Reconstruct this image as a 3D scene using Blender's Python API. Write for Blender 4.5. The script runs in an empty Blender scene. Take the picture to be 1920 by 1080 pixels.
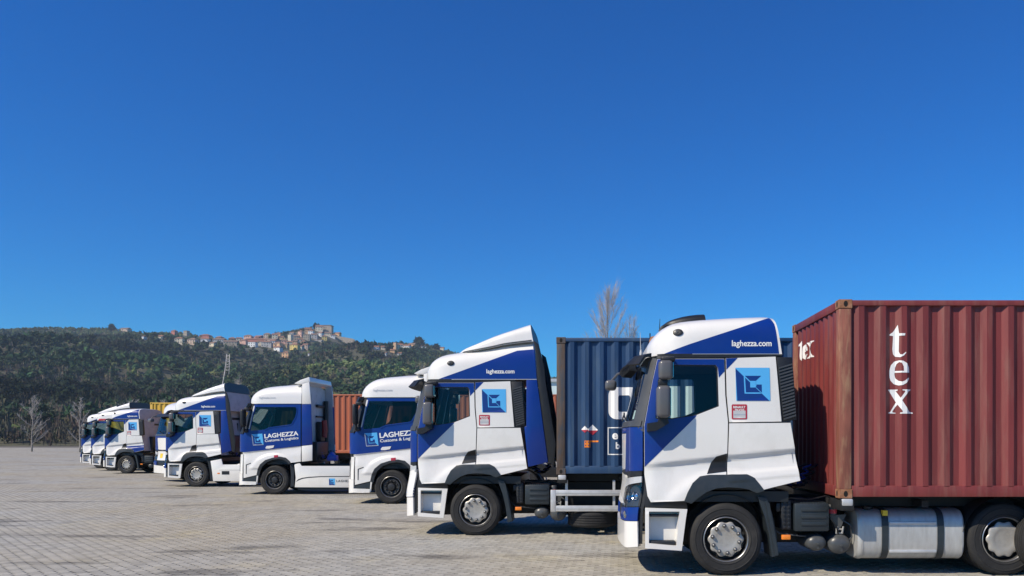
import bpy, bmesh, math, random
import numpy as np
from mathutils import Vector, Matrix, Quaternion, noise as mnoise
from mathutils.geometry import tessellate_polygon

# ------------------------------------------------------------------ camera, sky, sun, exposure
SC = bpy.context.scene
COL = SC.collection
PI = math.pi
CAM_H = 1.81
cam_data = bpy.data.cameras.new('camera')
cam_data.sensor_width = 36.0
cam_data.lens = 1500.0 / 1920.0 * 36.0
cam_data.shift_x = -150.0 / 1920.0
cam_data.shift_y = 285.0 / 1920.0
cam_data.clip_start = 0.1
cam_data.clip_end = 30000.0
cam = bpy.data.objects.new('camera', cam_data)
cam.location = (0, 0, CAM_H)
cam.rotation_euler = (PI / 2, 0, 0)
COL.objects.link(cam)
SC.camera = cam

SUN_DIR = Vector((1.0, 0.72, -1.12)).normalized()
sun_el = math.asin(-SUN_DIR.z)
sun_az = math.atan2(-SUN_DIR.x, -SUN_DIR.y)
world = bpy.data.worlds.new('World')
SC.world = world
world.use_nodes = True
wn = world.node_tree
wn.nodes.clear()
w_out = wn.nodes.new('ShaderNodeOutputWorld')
w_bg = wn.nodes.new('ShaderNodeBackground')
w_sky = wn.nodes.new('ShaderNodeTexSky')
w_sky.sky_type = 'NISHITA'
w_sky.sun_disc = False
w_sky.sun_elevation = sun_el
w_sky.sun_rotation = sun_az
w_sky.altitude = 200.0
w_sky.air_density = 1.0
w_sky.dust_density = 0.05
w_sky.ozone_density = 2.6
w_hs = wn.nodes.new('ShaderNodeHueSaturation')
w_hs.inputs['Saturation'].default_value = 1.36
w_hs.inputs['Value'].default_value = 1.0
wn.links.new(w_sky.outputs[0], w_hs.inputs['Color'])
w_tint = wn.nodes.new('ShaderNodeMix'); w_tint.data_type = 'RGBA'; w_tint.blend_type = 'MULTIPLY'
w_tint.inputs[0].default_value = 1.0
w_tint.inputs[7].default_value = (0.07, 0.575, 0.94, 1)
wn.links.new(w_hs.outputs[0], w_tint.inputs[6])
wn.links.new(w_tint.outputs[2], w_bg.inputs['Color'])
w_bg.inputs['Strength'].default_value = 0.125
wn.links.new(w_bg.outputs[0], w_out.inputs['Surface'])

sun_data = bpy.data.lights.new('sun', 'SUN')
sun_data.energy = 5.0
sun_data.angle = math.radians(0.53)
sun_data.color = (1.0, 0.895, 0.72)
sun = bpy.data.objects.new('sun', sun_data)
sun.rotation_euler = SUN_DIR.to_track_quat('-Z', 'Y').to_euler()
sun.location = (-20, -15, 40)
COL.objects.link(sun)

SC.view_settings.view_transform = 'Standard'
SC.view_settings.look = 'None'
SC.view_settings.exposure = 0.13
SC.view_settings.gamma = 1.0
SC.view_settings.use_curve_mapping = False
SC.render.engine = 'CYCLES'
SC.cycles.max_bounces = 6
SC.cycles.transparent_max_bounces = 12
SC.cycles.use_denoising = True

RND = random.Random(7)

# ------------------------------------------------------------------ materials
MATS = {}

def principled(name, col, rough=0.5, metal=0.0, coat=0.0, var=0.0, vscale=3.0, bump=0.0, bscale=60.0, spec=0.5,
               dirt=None, dirt_amt=0.0, dirt_scale=2.0, dirt_lo=0.5, dirt_hi=0.75, stretch=(1, 1, 1)):
    m = bpy.data.materials.new(name)
    m.use_nodes = True
    nt = m.node_tree
    b = nt.nodes['Principled BSDF']
    b.inputs['Roughness'].default_value = rough
    b.inputs['Metallic'].default_value = metal
    b.inputs['Specular IOR Level'].default_value = spec
    b.inputs['Coat Weight'].default_value = coat
    b.inputs['Coat Roughness'].default_value = 0.06
    b.inputs['Base Color'].default_value = (*col, 1)
    last = None
    if var > 0 or dirt is not None or bump > 0:
        tc = nt.nodes.new('ShaderNodeTexCoord')
        mp = nt.nodes.new('ShaderNodeMapping')
        mp.inputs['Scale'].default_value = stretch
        nt.links.new(tc.outputs['Object'], mp.inputs['Vector'])
    if var > 0:
        n = nt.nodes.new('ShaderNodeTexNoise')
        n.inputs['Scale'].default_value = vscale
        n.inputs['Detail'].default_value = 5
        nt.links.new(mp.outputs[0], n.inputs['Vector'])
        mr = nt.nodes.new('ShaderNodeMapRange')
        mr.inputs['From Min'].default_value = 0.3
        mr.inputs['From Max'].default_value = 0.7
        mr.inputs['To Min'].default_value = 1 - var
        mr.inputs['To Max'].default_value = 1 + var
        nt.links.new(n.outputs['Fac'], mr.inputs['Value'])
        mx = nt.nodes.new('ShaderNodeMix'); mx.data_type = 'RGBA'; mx.blend_type = 'MULTIPLY'
        mx.inputs[0].default_value = 1.0
        mx.inputs[6].default_value = (*col, 1)
        nt.links.new(mr.outputs[0], mx.inputs[7])
        last = mx.outputs[2]
    if dirt is not None:
        n = nt.nodes.new('ShaderNodeTexNoise')
        n.inputs['Scale'].default_value = dirt_scale
        n.inputs['Detail'].default_value = 9
        n.inputs['Roughness'].default_value = 0.7
        nt.links.new(mp.outputs[0], n.inputs['Vector'])
        mr = nt.nodes.new('ShaderNodeMapRange')
        mr.inputs['From Min'].default_value = dirt_lo
        mr.inputs['From Max'].default_value = dirt_hi
        mr.inputs['To Max'].default_value = dirt_amt
        nt.links.new(n.outputs['Fac'], mr.inputs['Value'])
        mx = nt.nodes.new('ShaderNodeMix'); mx.data_type = 'RGBA'
        nt.links.new(mr.outputs[0], mx.inputs[0])
        if last is not None:
            nt.links.new(last, mx.inputs[6])
        else:
            mx.inputs[6].default_value = (*col, 1)
        mx.inputs[7].default_value = (*dirt, 1)
        last = mx.outputs[2]
    if last is not None:
        nt.links.new(last, b.inputs['Base Color'])
    if bump > 0:
        n = nt.nodes.new('ShaderNodeTexNoise')
        n.inputs['Scale'].default_value = bscale
        n.inputs['Detail'].default_value = 4
        nt.links.new(mp.outputs[0], n.inputs['Vector'])
        bp = nt.nodes.new('ShaderNodeBump')
        bp.inputs['Strength'].default_value = bump
        bp.inputs['Distance'].default_value = 0.01
        nt.links.new(n.outputs['Fac'], bp.inputs['Height'])
        nt.links.new(bp.outputs[0], b.inputs['Normal'])
    MATS[name] = m
    return m

principled('white', (0.76, 0.745, 0.715), 0.32, coat=0.5, var=0.025, vscale=1.3, dirt=(0.40, 0.36, 0.30), dirt_amt=0.30, dirt_scale=1.8, dirt_lo=0.52, dirt_hi=0.8, stretch=(1, 1, 0.6))
principled('blue', (0.0035, 0.030, 0.215), 0.34, coat=0.25, var=0.06, vscale=1.2, spec=0.3, dirt=(0.03, 0.06, 0.20), dirt_amt=0.3, dirt_scale=1.8)
principled('red', (0.50, 0.025, 0.04), 0.3, coat=0.5, var=0.05)
principled('sky_blue', (0.09, 0.42, 0.80), 0.35, coat=0.3, var=0.03)
principled('decal_blue', (0.005, 0.032, 0.20), 0.35, coat=0.3, var=0.03)
principled('decal_white', (0.80, 0.80, 0.79), 0.4, var=0.03)
principled('decal_grey', (0.38, 0.42, 0.48), 0.45, var=0.03)
principled('pale_grey', (0.52, 0.53, 0.54), 0.4, var=0.05)
principled('sticker_red', (0.42, 0.03, 0.05), 0.4, var=0.03)
principled('black', (0.011, 0.012, 0.014), 0.45, var=0.25, vscale=8, bump=0.15, bscale=120)
principled('dark_plastic', (0.016, 0.019, 0.024), 0.5, var=0.2, vscale=5, bump=0.15, bscale=150, dirt=(0.07, 0.065, 0.06), dirt_amt=0.35, dirt_scale=3)
principled('arch_plastic', (0.020, 0.028, 0.035), 0.45, var=0.15, vscale=4, dirt=(0.08, 0.075, 0.07), dirt_amt=0.3, dirt_scale=3)
principled('grey_plastic', (0.06, 0.063, 0.066), 0.4, var=0.12, vscale=4)
principled('mirror_grey', (0.10, 0.10, 0.105), 0.32, coat=0.2, var=0.1)
principled('chassis', (0.010, 0.011, 0.013), 0.6, var=0.3, vscale=6, dirt=(0.05, 0.043, 0.036), dirt_amt=0.5, dirt_scale=3)
principled('tyre', (0.017, 0.017, 0.018), 0.8, var=0.2, vscale=6, bump=0.3, bscale=40, dirt=(0.065, 0.06, 0.054), dirt_amt=0.45, dirt_scale=4)
principled('rim_silver', (0.43, 0.41, 0.375), 0.42, metal=0.35, var=0.1, vscale=6, dirt=(0.16, 0.14, 0.12), dirt_amt=0.55, dirt_scale=5)
principled('slat_grey', (0.05, 0.053, 0.06), 0.45, var=0.1)
principled('rim_dark', (0.020, 0.021, 0.023), 0.45, var=0.2, vscale=9)
principled('rim_edge', (0.42, 0.42, 0.42), 0.3, metal=0.8, var=0.1)
principled('nut_steel', (0.20, 0.20, 0.20), 0.3, metal=0.7, var=0.1)
principled('chrome', (0.75, 0.76, 0.78), 0.12, metal=1.0, var=0.03)
principled('aluminium', (0.50, 0.50, 0.49), 0.45, metal=0.4, var=0.08, vscale=5, bump=0.1, bscale=90, dirt=(0.25, 0.23, 0.2), dirt_amt=0.4, dirt_scale=3, stretch=(4, 1, 1))
principled('galvanised', (0.58, 0.585, 0.59), 0.42, metal=0.35, var=0.12, vscale=8, dirt=(0.3, 0.28, 0.25), dirt_amt=0.35, dirt_scale=5)
principled('tank_grey', (0.065, 0.07, 0.075), 0.35, var=0.15, vscale=5, dirt=(0.2, 0.18, 0.16), dirt_amt=0.4, dirt_scale=4)
principled('rear_wall', (0.50, 0.40, 0.40), 0.5, var=0.08, vscale=3, dirt=(0.12, 0.1, 0.09), dirt_amt=0.5, dirt_scale=2.2)
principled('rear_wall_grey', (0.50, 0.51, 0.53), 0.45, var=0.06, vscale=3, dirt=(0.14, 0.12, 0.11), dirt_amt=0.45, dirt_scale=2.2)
principled('hose_red', (0.30, 0.02, 0.02), 0.4, var=0.1)
principled('hose_blue', (0.02, 0.07, 0.42), 0.4, var=0.1)
principled('hose_yellow', (0.6, 0.42, 0.02), 0.4, var=0.1)
principled('sticker_yellow', (0.75, 0.52, 0.03), 0.45, var=0.05)
principled('interior', (0.055, 0.052, 0.05), 0.8, var=0.2, vscale=10, bump=0.3)
principled('seat_cloth', (0.075, 0.075, 0.08), 0.9, var=0.25, vscale=14, bump=0.4)
principled('curtain', (0.50, 0.52, 0.46), 0.9, var=0.12, vscale=6, stretch=(6, 6, 0.5))
principled('curtain_pale', (0.80, 0.84, 0.76), 0.9, var=0.1, vscale=5, stretch=(6, 6, 0.5))
principled('paper', (0.62, 0.65, 0.68), 0.7, var=0.06)
principled('orange_lens', (0.85, 0.24, 0.02), 0.2, coat=0.6, var=0.1, vscale=30)
principled('red_lens', (0.45, 0.02, 0.02), 0.2, coat=0.6, var=0.1)
principled('cont_red', (0.172, 0.030, 0.028), 0.5, var=0.2, vscale=2.4, dirt=(0.20, 0.075, 0.06), dirt_amt=0.75, dirt_scale=2.8, dirt_lo=0.49, dirt_hi=0.66, stretch=(2.2, 2.2, 0.25), bump=0.6, bscale=8)
principled('cont_blue', (0.015, 0.048, 0.122), 0.45, var=0.2, vscale=2.4, dirt=(0.06, 0.095, 0.14), dirt_amt=0.75, dirt_scale=2.6, dirt_lo=0.5, dirt_hi=0.72, stretch=(2.2, 2.2, 0.25), bump=0.2, bscale=8)
principled('cont_orange', (0.40, 0.115, 0.055), 0.5, var=0.12, vscale=2.4, dirt=(0.3, 0.12, 0.08), dirt_amt=0.5, dirt_scale=2.5, stretch=(2.2, 2.2, 0.25))
principled('cont_yellow', (0.60, 0.38, 0.05), 0.5, var=0.12, vscale=2.4, dirt=(0.35, 0.2, 0.06), dirt_amt=0.5, dirt_scale=2.5, stretch=(2.2, 2.2, 0.25))
principled('rust_post', (0.24, 0.082, 0.055), 0.65, var=0.25, vscale=5, dirt=(0.36, 0.21, 0.12), dirt_amt=0.9, dirt_scale=3.5, dirt_lo=0.48, dirt_hi=0.66, stretch=(3, 3, 0.5), bump=0.4, bscale=14)
principled('rust_brown', (0.10, 0.068, 0.05), 0.7, var=0.35, vscale=4, dirt=(0.05, 0.065, 0.085), dirt_amt=0.9, dirt_scale=3.0, dirt_lo=0.45, dirt_hi=0.6, stretch=(2, 2, 0.5), bump=0.4, bscale=14)
principled('rust_casting', (0.27, 0.12, 0.06), 0.75, var=0.35, vscale=12, dirt=(0.36, 0.24, 0.16), dirt_amt=0.8, dirt_scale=9, bump=0.5, bscale=30)
principled('floor_board', (0.33, 0.28, 0.22), 0.8, var=0.2, vscale=6)
principled('void', (0.006, 0.006, 0.006), 0.9, var=0.1)
principled('cladding', (0.60, 0.72, 0.72), 0.5, var=0.04, vscale=0.4, dirt=(0.4, 0.45, 0.45), dirt_amt=0.4, dirt_scale=0.6)
principled('bark', (0.27, 0.245, 0.22), 0.9, var=0.25, vscale=3, bump=0.4)
principled('twig', (0.42, 0.39, 0.37), 0.9, var=0.2, vscale=0.5)
principled('mast_paint', (0.55, 0.52, 0.50), 0.6, var=0.15, vscale=3)
principled('soil', (0.115, 0.10, 0.08), 0.95, var=0.3, vscale=0.05, dirt=(0.07, 0.08, 0.04), dirt_amt=0.8, dirt_scale=0.02)

def glass_mat(name, tint, refl=0.09, rough=0.02):
    m = bpy.data.materials.new(name)
    m.use_nodes = True
    nt = m.node_tree
    nt.nodes.clear()
    out = nt.nodes.new('ShaderNodeOutputMaterial')
    tr = nt.nodes.new('ShaderNodeBsdfTransparent')
    tr.inputs['Color'].default_value = (*tint, 1)
    gl = nt.nodes.new('ShaderNodeBsdfGlossy')
    gl.inputs['Roughness'].default_value = rough
    gl.inputs['Color'].default_value = (0.6, 0.66, 0.75, 1)
    fr = nt.nodes.new('ShaderNodeFresnel')
    fr.inputs['IOR'].default_value = 1.5
    n = nt.nodes.new('ShaderNodeTexNoise'); n.inputs['Scale'].default_value = 1.2
    tc = nt.nodes.new('ShaderNodeTexCoord')
    nt.links.new(tc.outputs['Object'], n.inputs['Vector'])
    bp = nt.nodes.new('ShaderNodeBump'); bp.inputs['Strength'].default_value = 0.04; bp.inputs['Distance'].default_value = 0.05
    nt.links.new(n.outputs['Fac'], bp.inputs['Height'])
    nt.links.new(bp.outputs[0], gl.inputs['Normal'])
    ad = nt.nodes.new('ShaderNodeMath'); ad.operation = 'MULTIPLY_ADD'
    ad.inputs[1].default_value = 1.0; ad.inputs[2].default_value = refl
    nt.links.new(fr.outputs[0], ad.inputs[0])
    mx = nt.nodes.new('ShaderNodeMixShader')
    nt.links.new(ad.outputs[0], mx.inputs[0])
    nt.links.new(tr.outputs[0], mx.inputs[1])
    nt.links.new(gl.outputs[0], mx.inputs[2])
    nt.links.new(mx.outputs[0], out.inputs['Surface'])
    MATS[name] = m
glass_mat('glass', (0.68, 0.80, 0.79), 0.0)
glass_mat('windscreen', (0.78, 0.90, 0.87), 0.0)
glass_mat('glass_dark', (0.03, 0.035, 0.045), -0.01)
glass_mat('lamp_glass', (0.85, 0.87, 0.9), 0.03)

def M(n):
    return MATS[n]

# ------------------------------------------------------------------ mesh helpers
def tag(o, label=None, cat=None, group=None, kind=None):
    if label: o['label'] = label
    if cat: o['category'] = cat
    if group: o['group'] = group
    if kind: o['kind'] = kind
    return o

def link(o, parent=None):
    COL.objects.link(o)
    if parent is not None:
        o.parent = parent
    return o

def mesh_obj(name, me, parent=None, loc=None, rot=None):
    o = bpy.data.objects.new(name, me)
    if loc is not None: o.location = loc
    if rot is not None: o.rotation_euler = rot
    return link(o, parent)

def empty(name, loc=(0, 0, 0), rz=0.0):
    o = bpy.data.objects.new(name, None)
    o.empty_display_size = 0.3
    o.location = loc
    o.rotation_euler = (0, 0, rz)
    return link(o)

def to_mesh(bm, name, mats, smooth=False, angle=None):
    me = bpy.data.meshes.new(name)
    for f in bm.faces:
        f.smooth = smooth
    if smooth and angle is not None:
        bm.normal_update()
        for e in bm.edges:
            if len(e.link_faces) == 2 and e.calc_face_angle(0) > angle:
                e.smooth = False
    bm.to_mesh(me)
    bm.free()
    if isinstance(mats, str): mats = [mats]
    for m in mats:
        me.materials.append(M(m))
    return me

def flip_y(me, name=None):
    m2 = me.copy()
    m2.transform(Matrix.Diagonal((1, -1, 1, 1)))
    m2.flip_normals()
    return m2

def densify(loop, step):
    out = []
    n = len(loop)
    for i in range(n):
        a, b = loop[i], loop[(i + 1) % n]
        d = math.hypot(b[0] - a[0], b[1] - a[1])
        k = max(1, int(math.ceil(d / step)))
        for j in range(k):
            t = j / k
            out.append((a[0] + (b[0] - a[0]) * t, a[1] + (b[1] - a[1]) * t))
    return out

def tess_bm(loops):
    vs = [[Vector((p[0], p[1], 0)) for p in l] for l in loops]
    flat = [v for l in vs for v in l]
    tris = tessellate_polygon(vs)
    bm = bmesh.new()
    bv = [bm.verts.new(v) for v in flat]
    for t in tris:
        try:
            bm.faces.new([bv[i] for i in t])
        except ValueError:
            pass
    return bm

def cut_grid(bm, ga, gb, cuts_a=None, cuts_b=None):
    if not bm.verts: return
    a0 = min(v.co.x for v in bm.verts); a1 = max(v.co.x for v in bm.verts)
    b0 = min(v.co.y for v in bm.verts); b1 = max(v.co.y for v in bm.verts)
    ca = cuts_a if cuts_a is not None else [a0 + ga * i for i in range(1, int((a1 - a0) / ga) + 1)]
    cb = cuts_b if cuts_b is not None else [b0 + gb * i for i in range(1, int((b1 - b0) / gb) + 1)]
    for c in ca:
        if a0 + 1e-4 < c < a1 - 1e-4:
            bmesh.ops.bisect_plane(bm, geom=bm.verts[:] + bm.edges[:] + bm.faces[:], dist=1e-6, plane_co=(c, 0, 0), plane_no=(1, 0, 0))
    for c in cb:
        if b0 + 1e-4 < c < b1 - 1e-4:
            bmesh.ops.bisect_plane(bm, geom=bm.verts[:] + bm.edges[:] + bm.faces[:], dist=1e-6, plane_co=(0, c, 0), plane_no=(0, 1, 0))

def map_bm(bm, f, off=0.0, thick=0.0):
    # f(a,b) -> (P, N) ; moves the flat mesh onto the surface and adds a rim of the given thickness
    bnd = [e for e in bm.edges if e.is_boundary] if thick > 0 else []
    data = {}
    for v in bm.verts:
        P, N = f(v.co.x, v.co.y)
        data[v] = (P, N)
    for v, (P, N) in data.items():
        v.co = P + N * off
    for fc in bm.faces:
        fc.normal_update()
    for fc in list(bm.faces):
        N = data[fc.verts[0]][1]
        if fc.normal.dot(N) < 0:
            fc.normal_flip()
    if thick > 0:
        top = {}; bot = {}
        for e in bnd:
            for v in e.verts:
                if v not in top:
                    P, N = data[v]
                    top[v] = bm.verts.new(P + N * off)
                    bot[v] = bm.verts.new(P + N * (off - thick))
        for e in bnd:
            fc = e.link_faces[0]
            a, b = e.verts
            # order along the face
            for l in fc.loops:
                if l.edge == e:
                    a, b = l.vert, l.link_loop_next.vert
                    break
            try:
                bm.faces.new((top[b], top[a], bot[a], bot[b]))
            except ValueError:
                pass
    return bm

def mapped(outer, f, off=0.0, thick=0.015, holes=(), conv=None, grid=0.06, dens=0.05, cuts_a=None, cuts_b=None):
    loops = [densify(outer, dens)] + [densify(h, dens) for h in holes]
    if conv:
        loops = [[conv(*p) for p in l] for l in loops]
    bm = tess_bm(loops)
    cut_grid(bm, grid, grid, cuts_a, cuts_b)
    return map_bm(bm, f, off, thick)

def add_box(bm, lo, hi, bev=0.0, mi=0, segs=2):
    m = Matrix.Translation([(a + b) / 2 for a, b in zip(lo, hi)]) @ Matrix.Diagonal([abs(b - a) for a, b in zip(lo, hi)] + [1])
    r = bmesh.ops.create_cube(bm, size=1.0, matrix=m)
    if bev > 0:
        es = set()
        for v in r['verts']:
            es.update(v.link_edges)
        r2 = bmesh.ops.bevel(bm, geom=list(es), offset=bev, segments=segs, affect='EDGES', profile=0.5)
        for f in r2['faces']: f.material_index = mi
    if mi:
        for v in r['verts']:
            if v.is_valid:
                for f in v.link_faces: f.material_index = mi
    return bm

def box_mesh(name, lo, hi, mat, bev=0.0, segs=2):
    bm = bmesh.new()
    add_box(bm, lo, hi, bev, segs=segs)
    return to_mesh(bm, name, mat, smooth=bev > 0, angle=0.7)

def add_prism(bm, pts, y0, y1, mi=0, f=None):
    # polygon in (x,z) extruded from y0 (near) to y1 (far)
    tris = tessellate_polygon([[Vector((p[0], p[1], 0)) for p in pts]])
    area = sum(pts[i][0] * pts[(i + 1) % len(pts)][1] - pts[(i + 1) % len(pts)][0] * pts[i][1] for i in range(len(pts)))
    A = [bm.verts.new((p[0], y0, p[1])) for p in pts]
    B = [bm.verts.new((p[0], y1, p[1])) for p in pts]
    fs = []
    for t in tris:
        fs.append(bm.faces.new([A[i] for i in t])); fs.append(bm.faces.new([B[i] for i in reversed(t)]))
    n = len(pts)
    for i in range(n):
        j = (i + 1) % n
        fs.append(bm.faces.new((A[i], A[j], B[j], B[i])))
    for q in fs: q.material_index = mi
    bmesh.ops.recalc_face_normals(bm, faces=fs)
    return fs

def prism_mesh(name, pts, y0, y1, mat, bev=0.0):
    bm = bmesh.new()
    add_prism(bm, pts, y0, y1)
    if bev > 0:
        bmesh.ops.dissolve_limit(bm, angle_limit=0.01, verts=bm.verts[:], edges=bm.edges[:])
        es = [e for e in bm.edges if len(e.link_faces) == 2 and e.calc_face_angle(0) > 0.6]
        bmesh.ops.bevel(bm, geom=es, offset=bev, segments=2, affect='EDGES', profile=0.5)
    return to_mesh(bm, name, mat, smooth=bev > 0, angle=0.7)

def add_lathe(bm, prof, n=48, mi=0, axis='y', center=(0, 0, 0), closed=False):
    # prof: list of (r, h) ; revolved around local y (or x/z) axis
    rings = []
    for (r, h) in prof:
        ring = []
        for i in range(n):
            a = 2 * PI * i / n
            c, s = r * math.cos(a), r * math.sin(a)
            if axis == 'y': p = (c, h, s)
            elif axis == 'x': p = (h, c, s)
            else: p = (c, s, h)
            ring.append(bm.verts.new((p[0] + center[0], p[1] + center[1], p[2] + center[2])))
        rings.append(ring)
    fs = []
    for k in range(len(rings) - 1):
        for i in range(n):
            j = (i + 1) % n
            fs.append(bm.faces.new((rings[k][i], rings[k][j], rings[k + 1][j], rings[k + 1][i])))
    if closed:
        fs.append(bm.faces.new(rings[0])); fs.append(bm.faces.new(rings[-1]))
    for q in fs: q.material_index = mi
    bmesh.ops.recalc_face_normals(bm, faces=fs)
    return fs

def lathe_mesh(name, prof, mat, n=48, axis='y', closed=True, angle=0.6, center=(0, 0, 0)):
    bm = bmesh.new()
    add_lathe(bm, prof, n, 0, axis, center, closed)
    return to_mesh(bm, name, mat, True, angle)

def add_tube(bm, pts, r, n=6, mi=0, r2=None, cap=True):
    pts = [Vector(p) for p in pts]
    rings = []
    K = len(pts)
    ref = Vector((0.13, 0.31, 0.94))
    for k, p in enumerate(pts):
        d = (pts[min(k + 1, K - 1)] - pts[max(k - 1, 0)]).normalized()
        u = d.cross(ref)
        if u.length < 1e-3: u = d.cross(Vector((1, 0, 0)))
        u.normalize(); v = d.cross(u)
        rr = r if r2 is None else r + (r2 - r) * k / (K - 1)
        rings.append([bm.verts.new(p + (u * math.cos(2 * PI * i / n) + v * math.sin(2 * PI * i / n)) * rr) for i in range(n)])
    for k in range(K - 1):
        for i in range(n):
            j = (i + 1) % n
            f = bm.faces.new((rings[k][i], rings[k][j], rings[k + 1][j], rings[k + 1][i]))
            f.material_index = mi
    if cap and n > 2:
        f = bm.faces.new(list(reversed(rings[0]))); f.material_index = mi
        f = bm.faces.new(rings[-1]); f.material_index = mi

def tube_mesh(name, pts, r, mat, n=8, r2=None):
    bm = bmesh.new()
    add_tube(bm, pts, r, n, 0, r2)
    return to_mesh(bm, name, mat, True, 0.9)

def lerp_table(tab, x):
    if x <= tab[0][0]: return tab[0][1]
    for (a, va), (b, vb) in zip(tab, tab[1:]):
        if x <= b:
            return va + (vb - va) * (x - a) / (b - a)
    return tab[-1][1]

def smooth_table(tab, x):
    # Catmull-Rom through the table
    n = len(tab)
    if x <= tab[0][0]: return tab[0][1]
    if x >= tab[-1][0]: return tab[-1][1]
    for i in range(n - 1):
        if x <= tab[i + 1][0]:
            x0, y0 = tab[i]; x1, y1 = tab[i + 1]
            t = (x - x0) / (x1 - x0)
            m0 = (y1 - tab[i - 1][1]) / (x1 - tab[i - 1][0]) if i > 0 else (y1 - y0) / (x1 - x0)
            m1 = (tab[i + 2][1] - y0) / (tab[i + 2][0] - x0) if i < n - 2 else (y1 - y0) / (x1 - x0)
            h = x1 - x0
            return ((2 * t**3 - 3 * t**2 + 1) * y0 + (t**3 - 2 * t**2 + t) * h * m0 + (-2 * t**3 + 3 * t**2) * y1 + (t**3 - t**2) * h * m1)

TEXT_CACHE = {}
def text_bm(body, size, bold=0.0, spacing=1.0):
    # flat mesh of lettering in (x,y), left aligned on its baseline
    key = (body, size, bold, spacing)
    if key not in TEXT_CACHE:
        cu = bpy.data.curves.new('txt', 'FONT')
        cu.body = body; cu.size = size; cu.offset = bold; cu.space_character = spacing
        cu.resolution_u = 4
        o = bpy.data.objects.new('txt', cu)
        COL.objects.link(o)
        dg = bpy.context.evaluated_depsgraph_get()
        me = bpy.data.meshes.new_from_object(o.evaluated_get(dg))
        bpy.data.objects.remove(o); bpy.data.curves.remove(cu)
        TEXT_CACHE[key] = me
    bm = bmesh.new()
    bm.from_mesh(TEXT_CACHE[key])
    return bm

def fit_bm(bm, w=None, h=None):
    a0 = min(v.co.x for v in bm.verts); a1 = max(v.co.x for v in bm.verts)
    b0 = min(v.co.y for v in bm.verts); b1 = max(v.co.y for v in bm.verts)
    sx = w / (a1 - a0) if w else 1.0
    sy = h / (b1 - b0) if h else sx
    if not w: sx = sy
    for v in bm.verts:
        v.co.x = (v.co.x - a0) * sx; v.co.y = (v.co.y - b0) * sy
    return bm

def place_bm(bm, a, b, ang=0.0, shear=0.0):
    c, s = math.cos(ang), math.sin(ang)
    for v in bm.verts:
        x, y = v.co.x, v.co.y
        x += shear * y
        v.co.x = a + x * c - y * s
        v.co.y = b + x * s + y * c
    return bm

MESH = {}
def cached(key, fn):
    if key not in MESH:
        MESH[key] = fn()
    return MESH[key]
# ------------------------------------------------------------------ cab surface model
class Cab:
    """Wrap-around cab skin. s runs round the plan outline (near side -> front -> far side), z is height."""
    def __init__(self, xf, bow, rx, ry, w, rake, relief, wz):
        self.xf, self.bow, self.rx, self.ry, self.w = xf, bow, rx, ry, w
        self.x0 = xf + bow + rx
        self.R = 0.5 * (rx + ry)
        self.La = self.R * PI / 2
        self.sc = self.x0 - self.La - (w - ry)
        self.rake, self.relief, self.wz = rake, relief, wz

    def conv(self, x, z):
        xu = x - self.rake(z)
        if xu >= self.x0: return (xu, z)
        ph = math.asin(max(0.0, min(1.0, (self.x0 - xu) / self.rx)))
        return (self.x0 - ph * self.R, z)

    def pt(self, s, z):
        sign = -1.0
        if s < self.sc:
            s = 2 * self.sc - s; sign = 1.0
        fh = self.w - self.ry
        if s >= self.x0:
            x, y = s, self.w
        elif s >= self.x0 - self.La:
            ph = (self.x0 - s) / self.R
            x = self.x0 - self.rx * math.sin(ph)
            y = fh + self.ry * math.cos(ph)
        else:
            y = s - self.sc
            x = self.xf + self.bow * (y / fh) ** 2
        x += self.rake(z)
        y *= self.wz(z)
        y += self.relief(x, z) * (1.0 if s >= self.x0 - 0.35 * self.La else 0.0)
        return Vector((x, sign * y, z))

    def f(self, s, z):
        e = 0.004
        P = self.pt(s, z)
        du = self.pt(s + e, z) - self.pt(s - e, z)
        dv = self.pt(s, z + e) - self.pt(s, z - e)
        N = du.cross(dv)
        N.normalize()
        return P, N

    def mir(self, s):
        return 2 * self.sc - s

def ramp(t):
    t = max(0.0, min(1.0, t)); return t * t * (3 - 2 * t)

# --- model A: cab of the trucks with the rear louvre and diagonal livery
def rakeA(z):
    if z > 1.98: return 0.24 * (z - 1.98)
    if z < 1.25: return -0.07 * ramp((1.25 - z) / 0.5)
    return 0.0

def reliefA(x, z):
    zc = 1.50 + 0.105 * (x + 1.06)
    d = zc - z
    k = ramp((x + 1.15) / 0.5)
    r = 0.0
    if d > 0:
        r = -0.046 * ramp(d / 0.085) + 0.058 * ramp((d - 0.075) / 0.45)
    # soft flare above the wheel arch
    dx, dz = x + 0.03, z - 0.48
    rr = math.hypot(dx, dz)
    r += 0.022 * ramp((0.98 - rr) / 0.14) * ramp((z - 0.9) / 0.1)
    if x > 0.05:
        zc2 = 1.33 + 0.10 * x
        r += 0.012 * (ramp((zc2 + 0.05 - z) / 0.05) - ramp((zc2 - 0.06 - z) / 0.05))
    return r * (0.35 + 0.65 * k)

A = Cab(-1.335, 0.05, 0.34, 0.30, 1.215, rakeA, reliefA, lambda z: 1.0 - 0.018 * max(0.0, z - 1.9))

def ZA(zx, zy):
    return ((zx - 444) / 282.0, (1080 - zy) / 282.0)

def polyA(pts):
    return [ZA(*p) for p in pts]

A_WIN = polyA([(206, 286), (404, 287), (412, 296), (416, 443), (326, 478), (240, 491), (196, 494), (178, 488), (180, 400), (192, 330)])
A_DOOR = polyA([(186, 264), (437, 264), (440, 400), (450, 503), (447, 622), (444, 700), (380, 703), (345, 710), (318, 735), (300, 768), (290, 797),
                (160, 803), (148, 780), (137, 700), (136, 515), (150, 440), (167, 350)])

def sideA(pts, off=0.0, thick=0.03, holes=(), grid=0.06):
    return mapped(pts, A.f, off, thick, holes, A.conv, grid)

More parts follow.
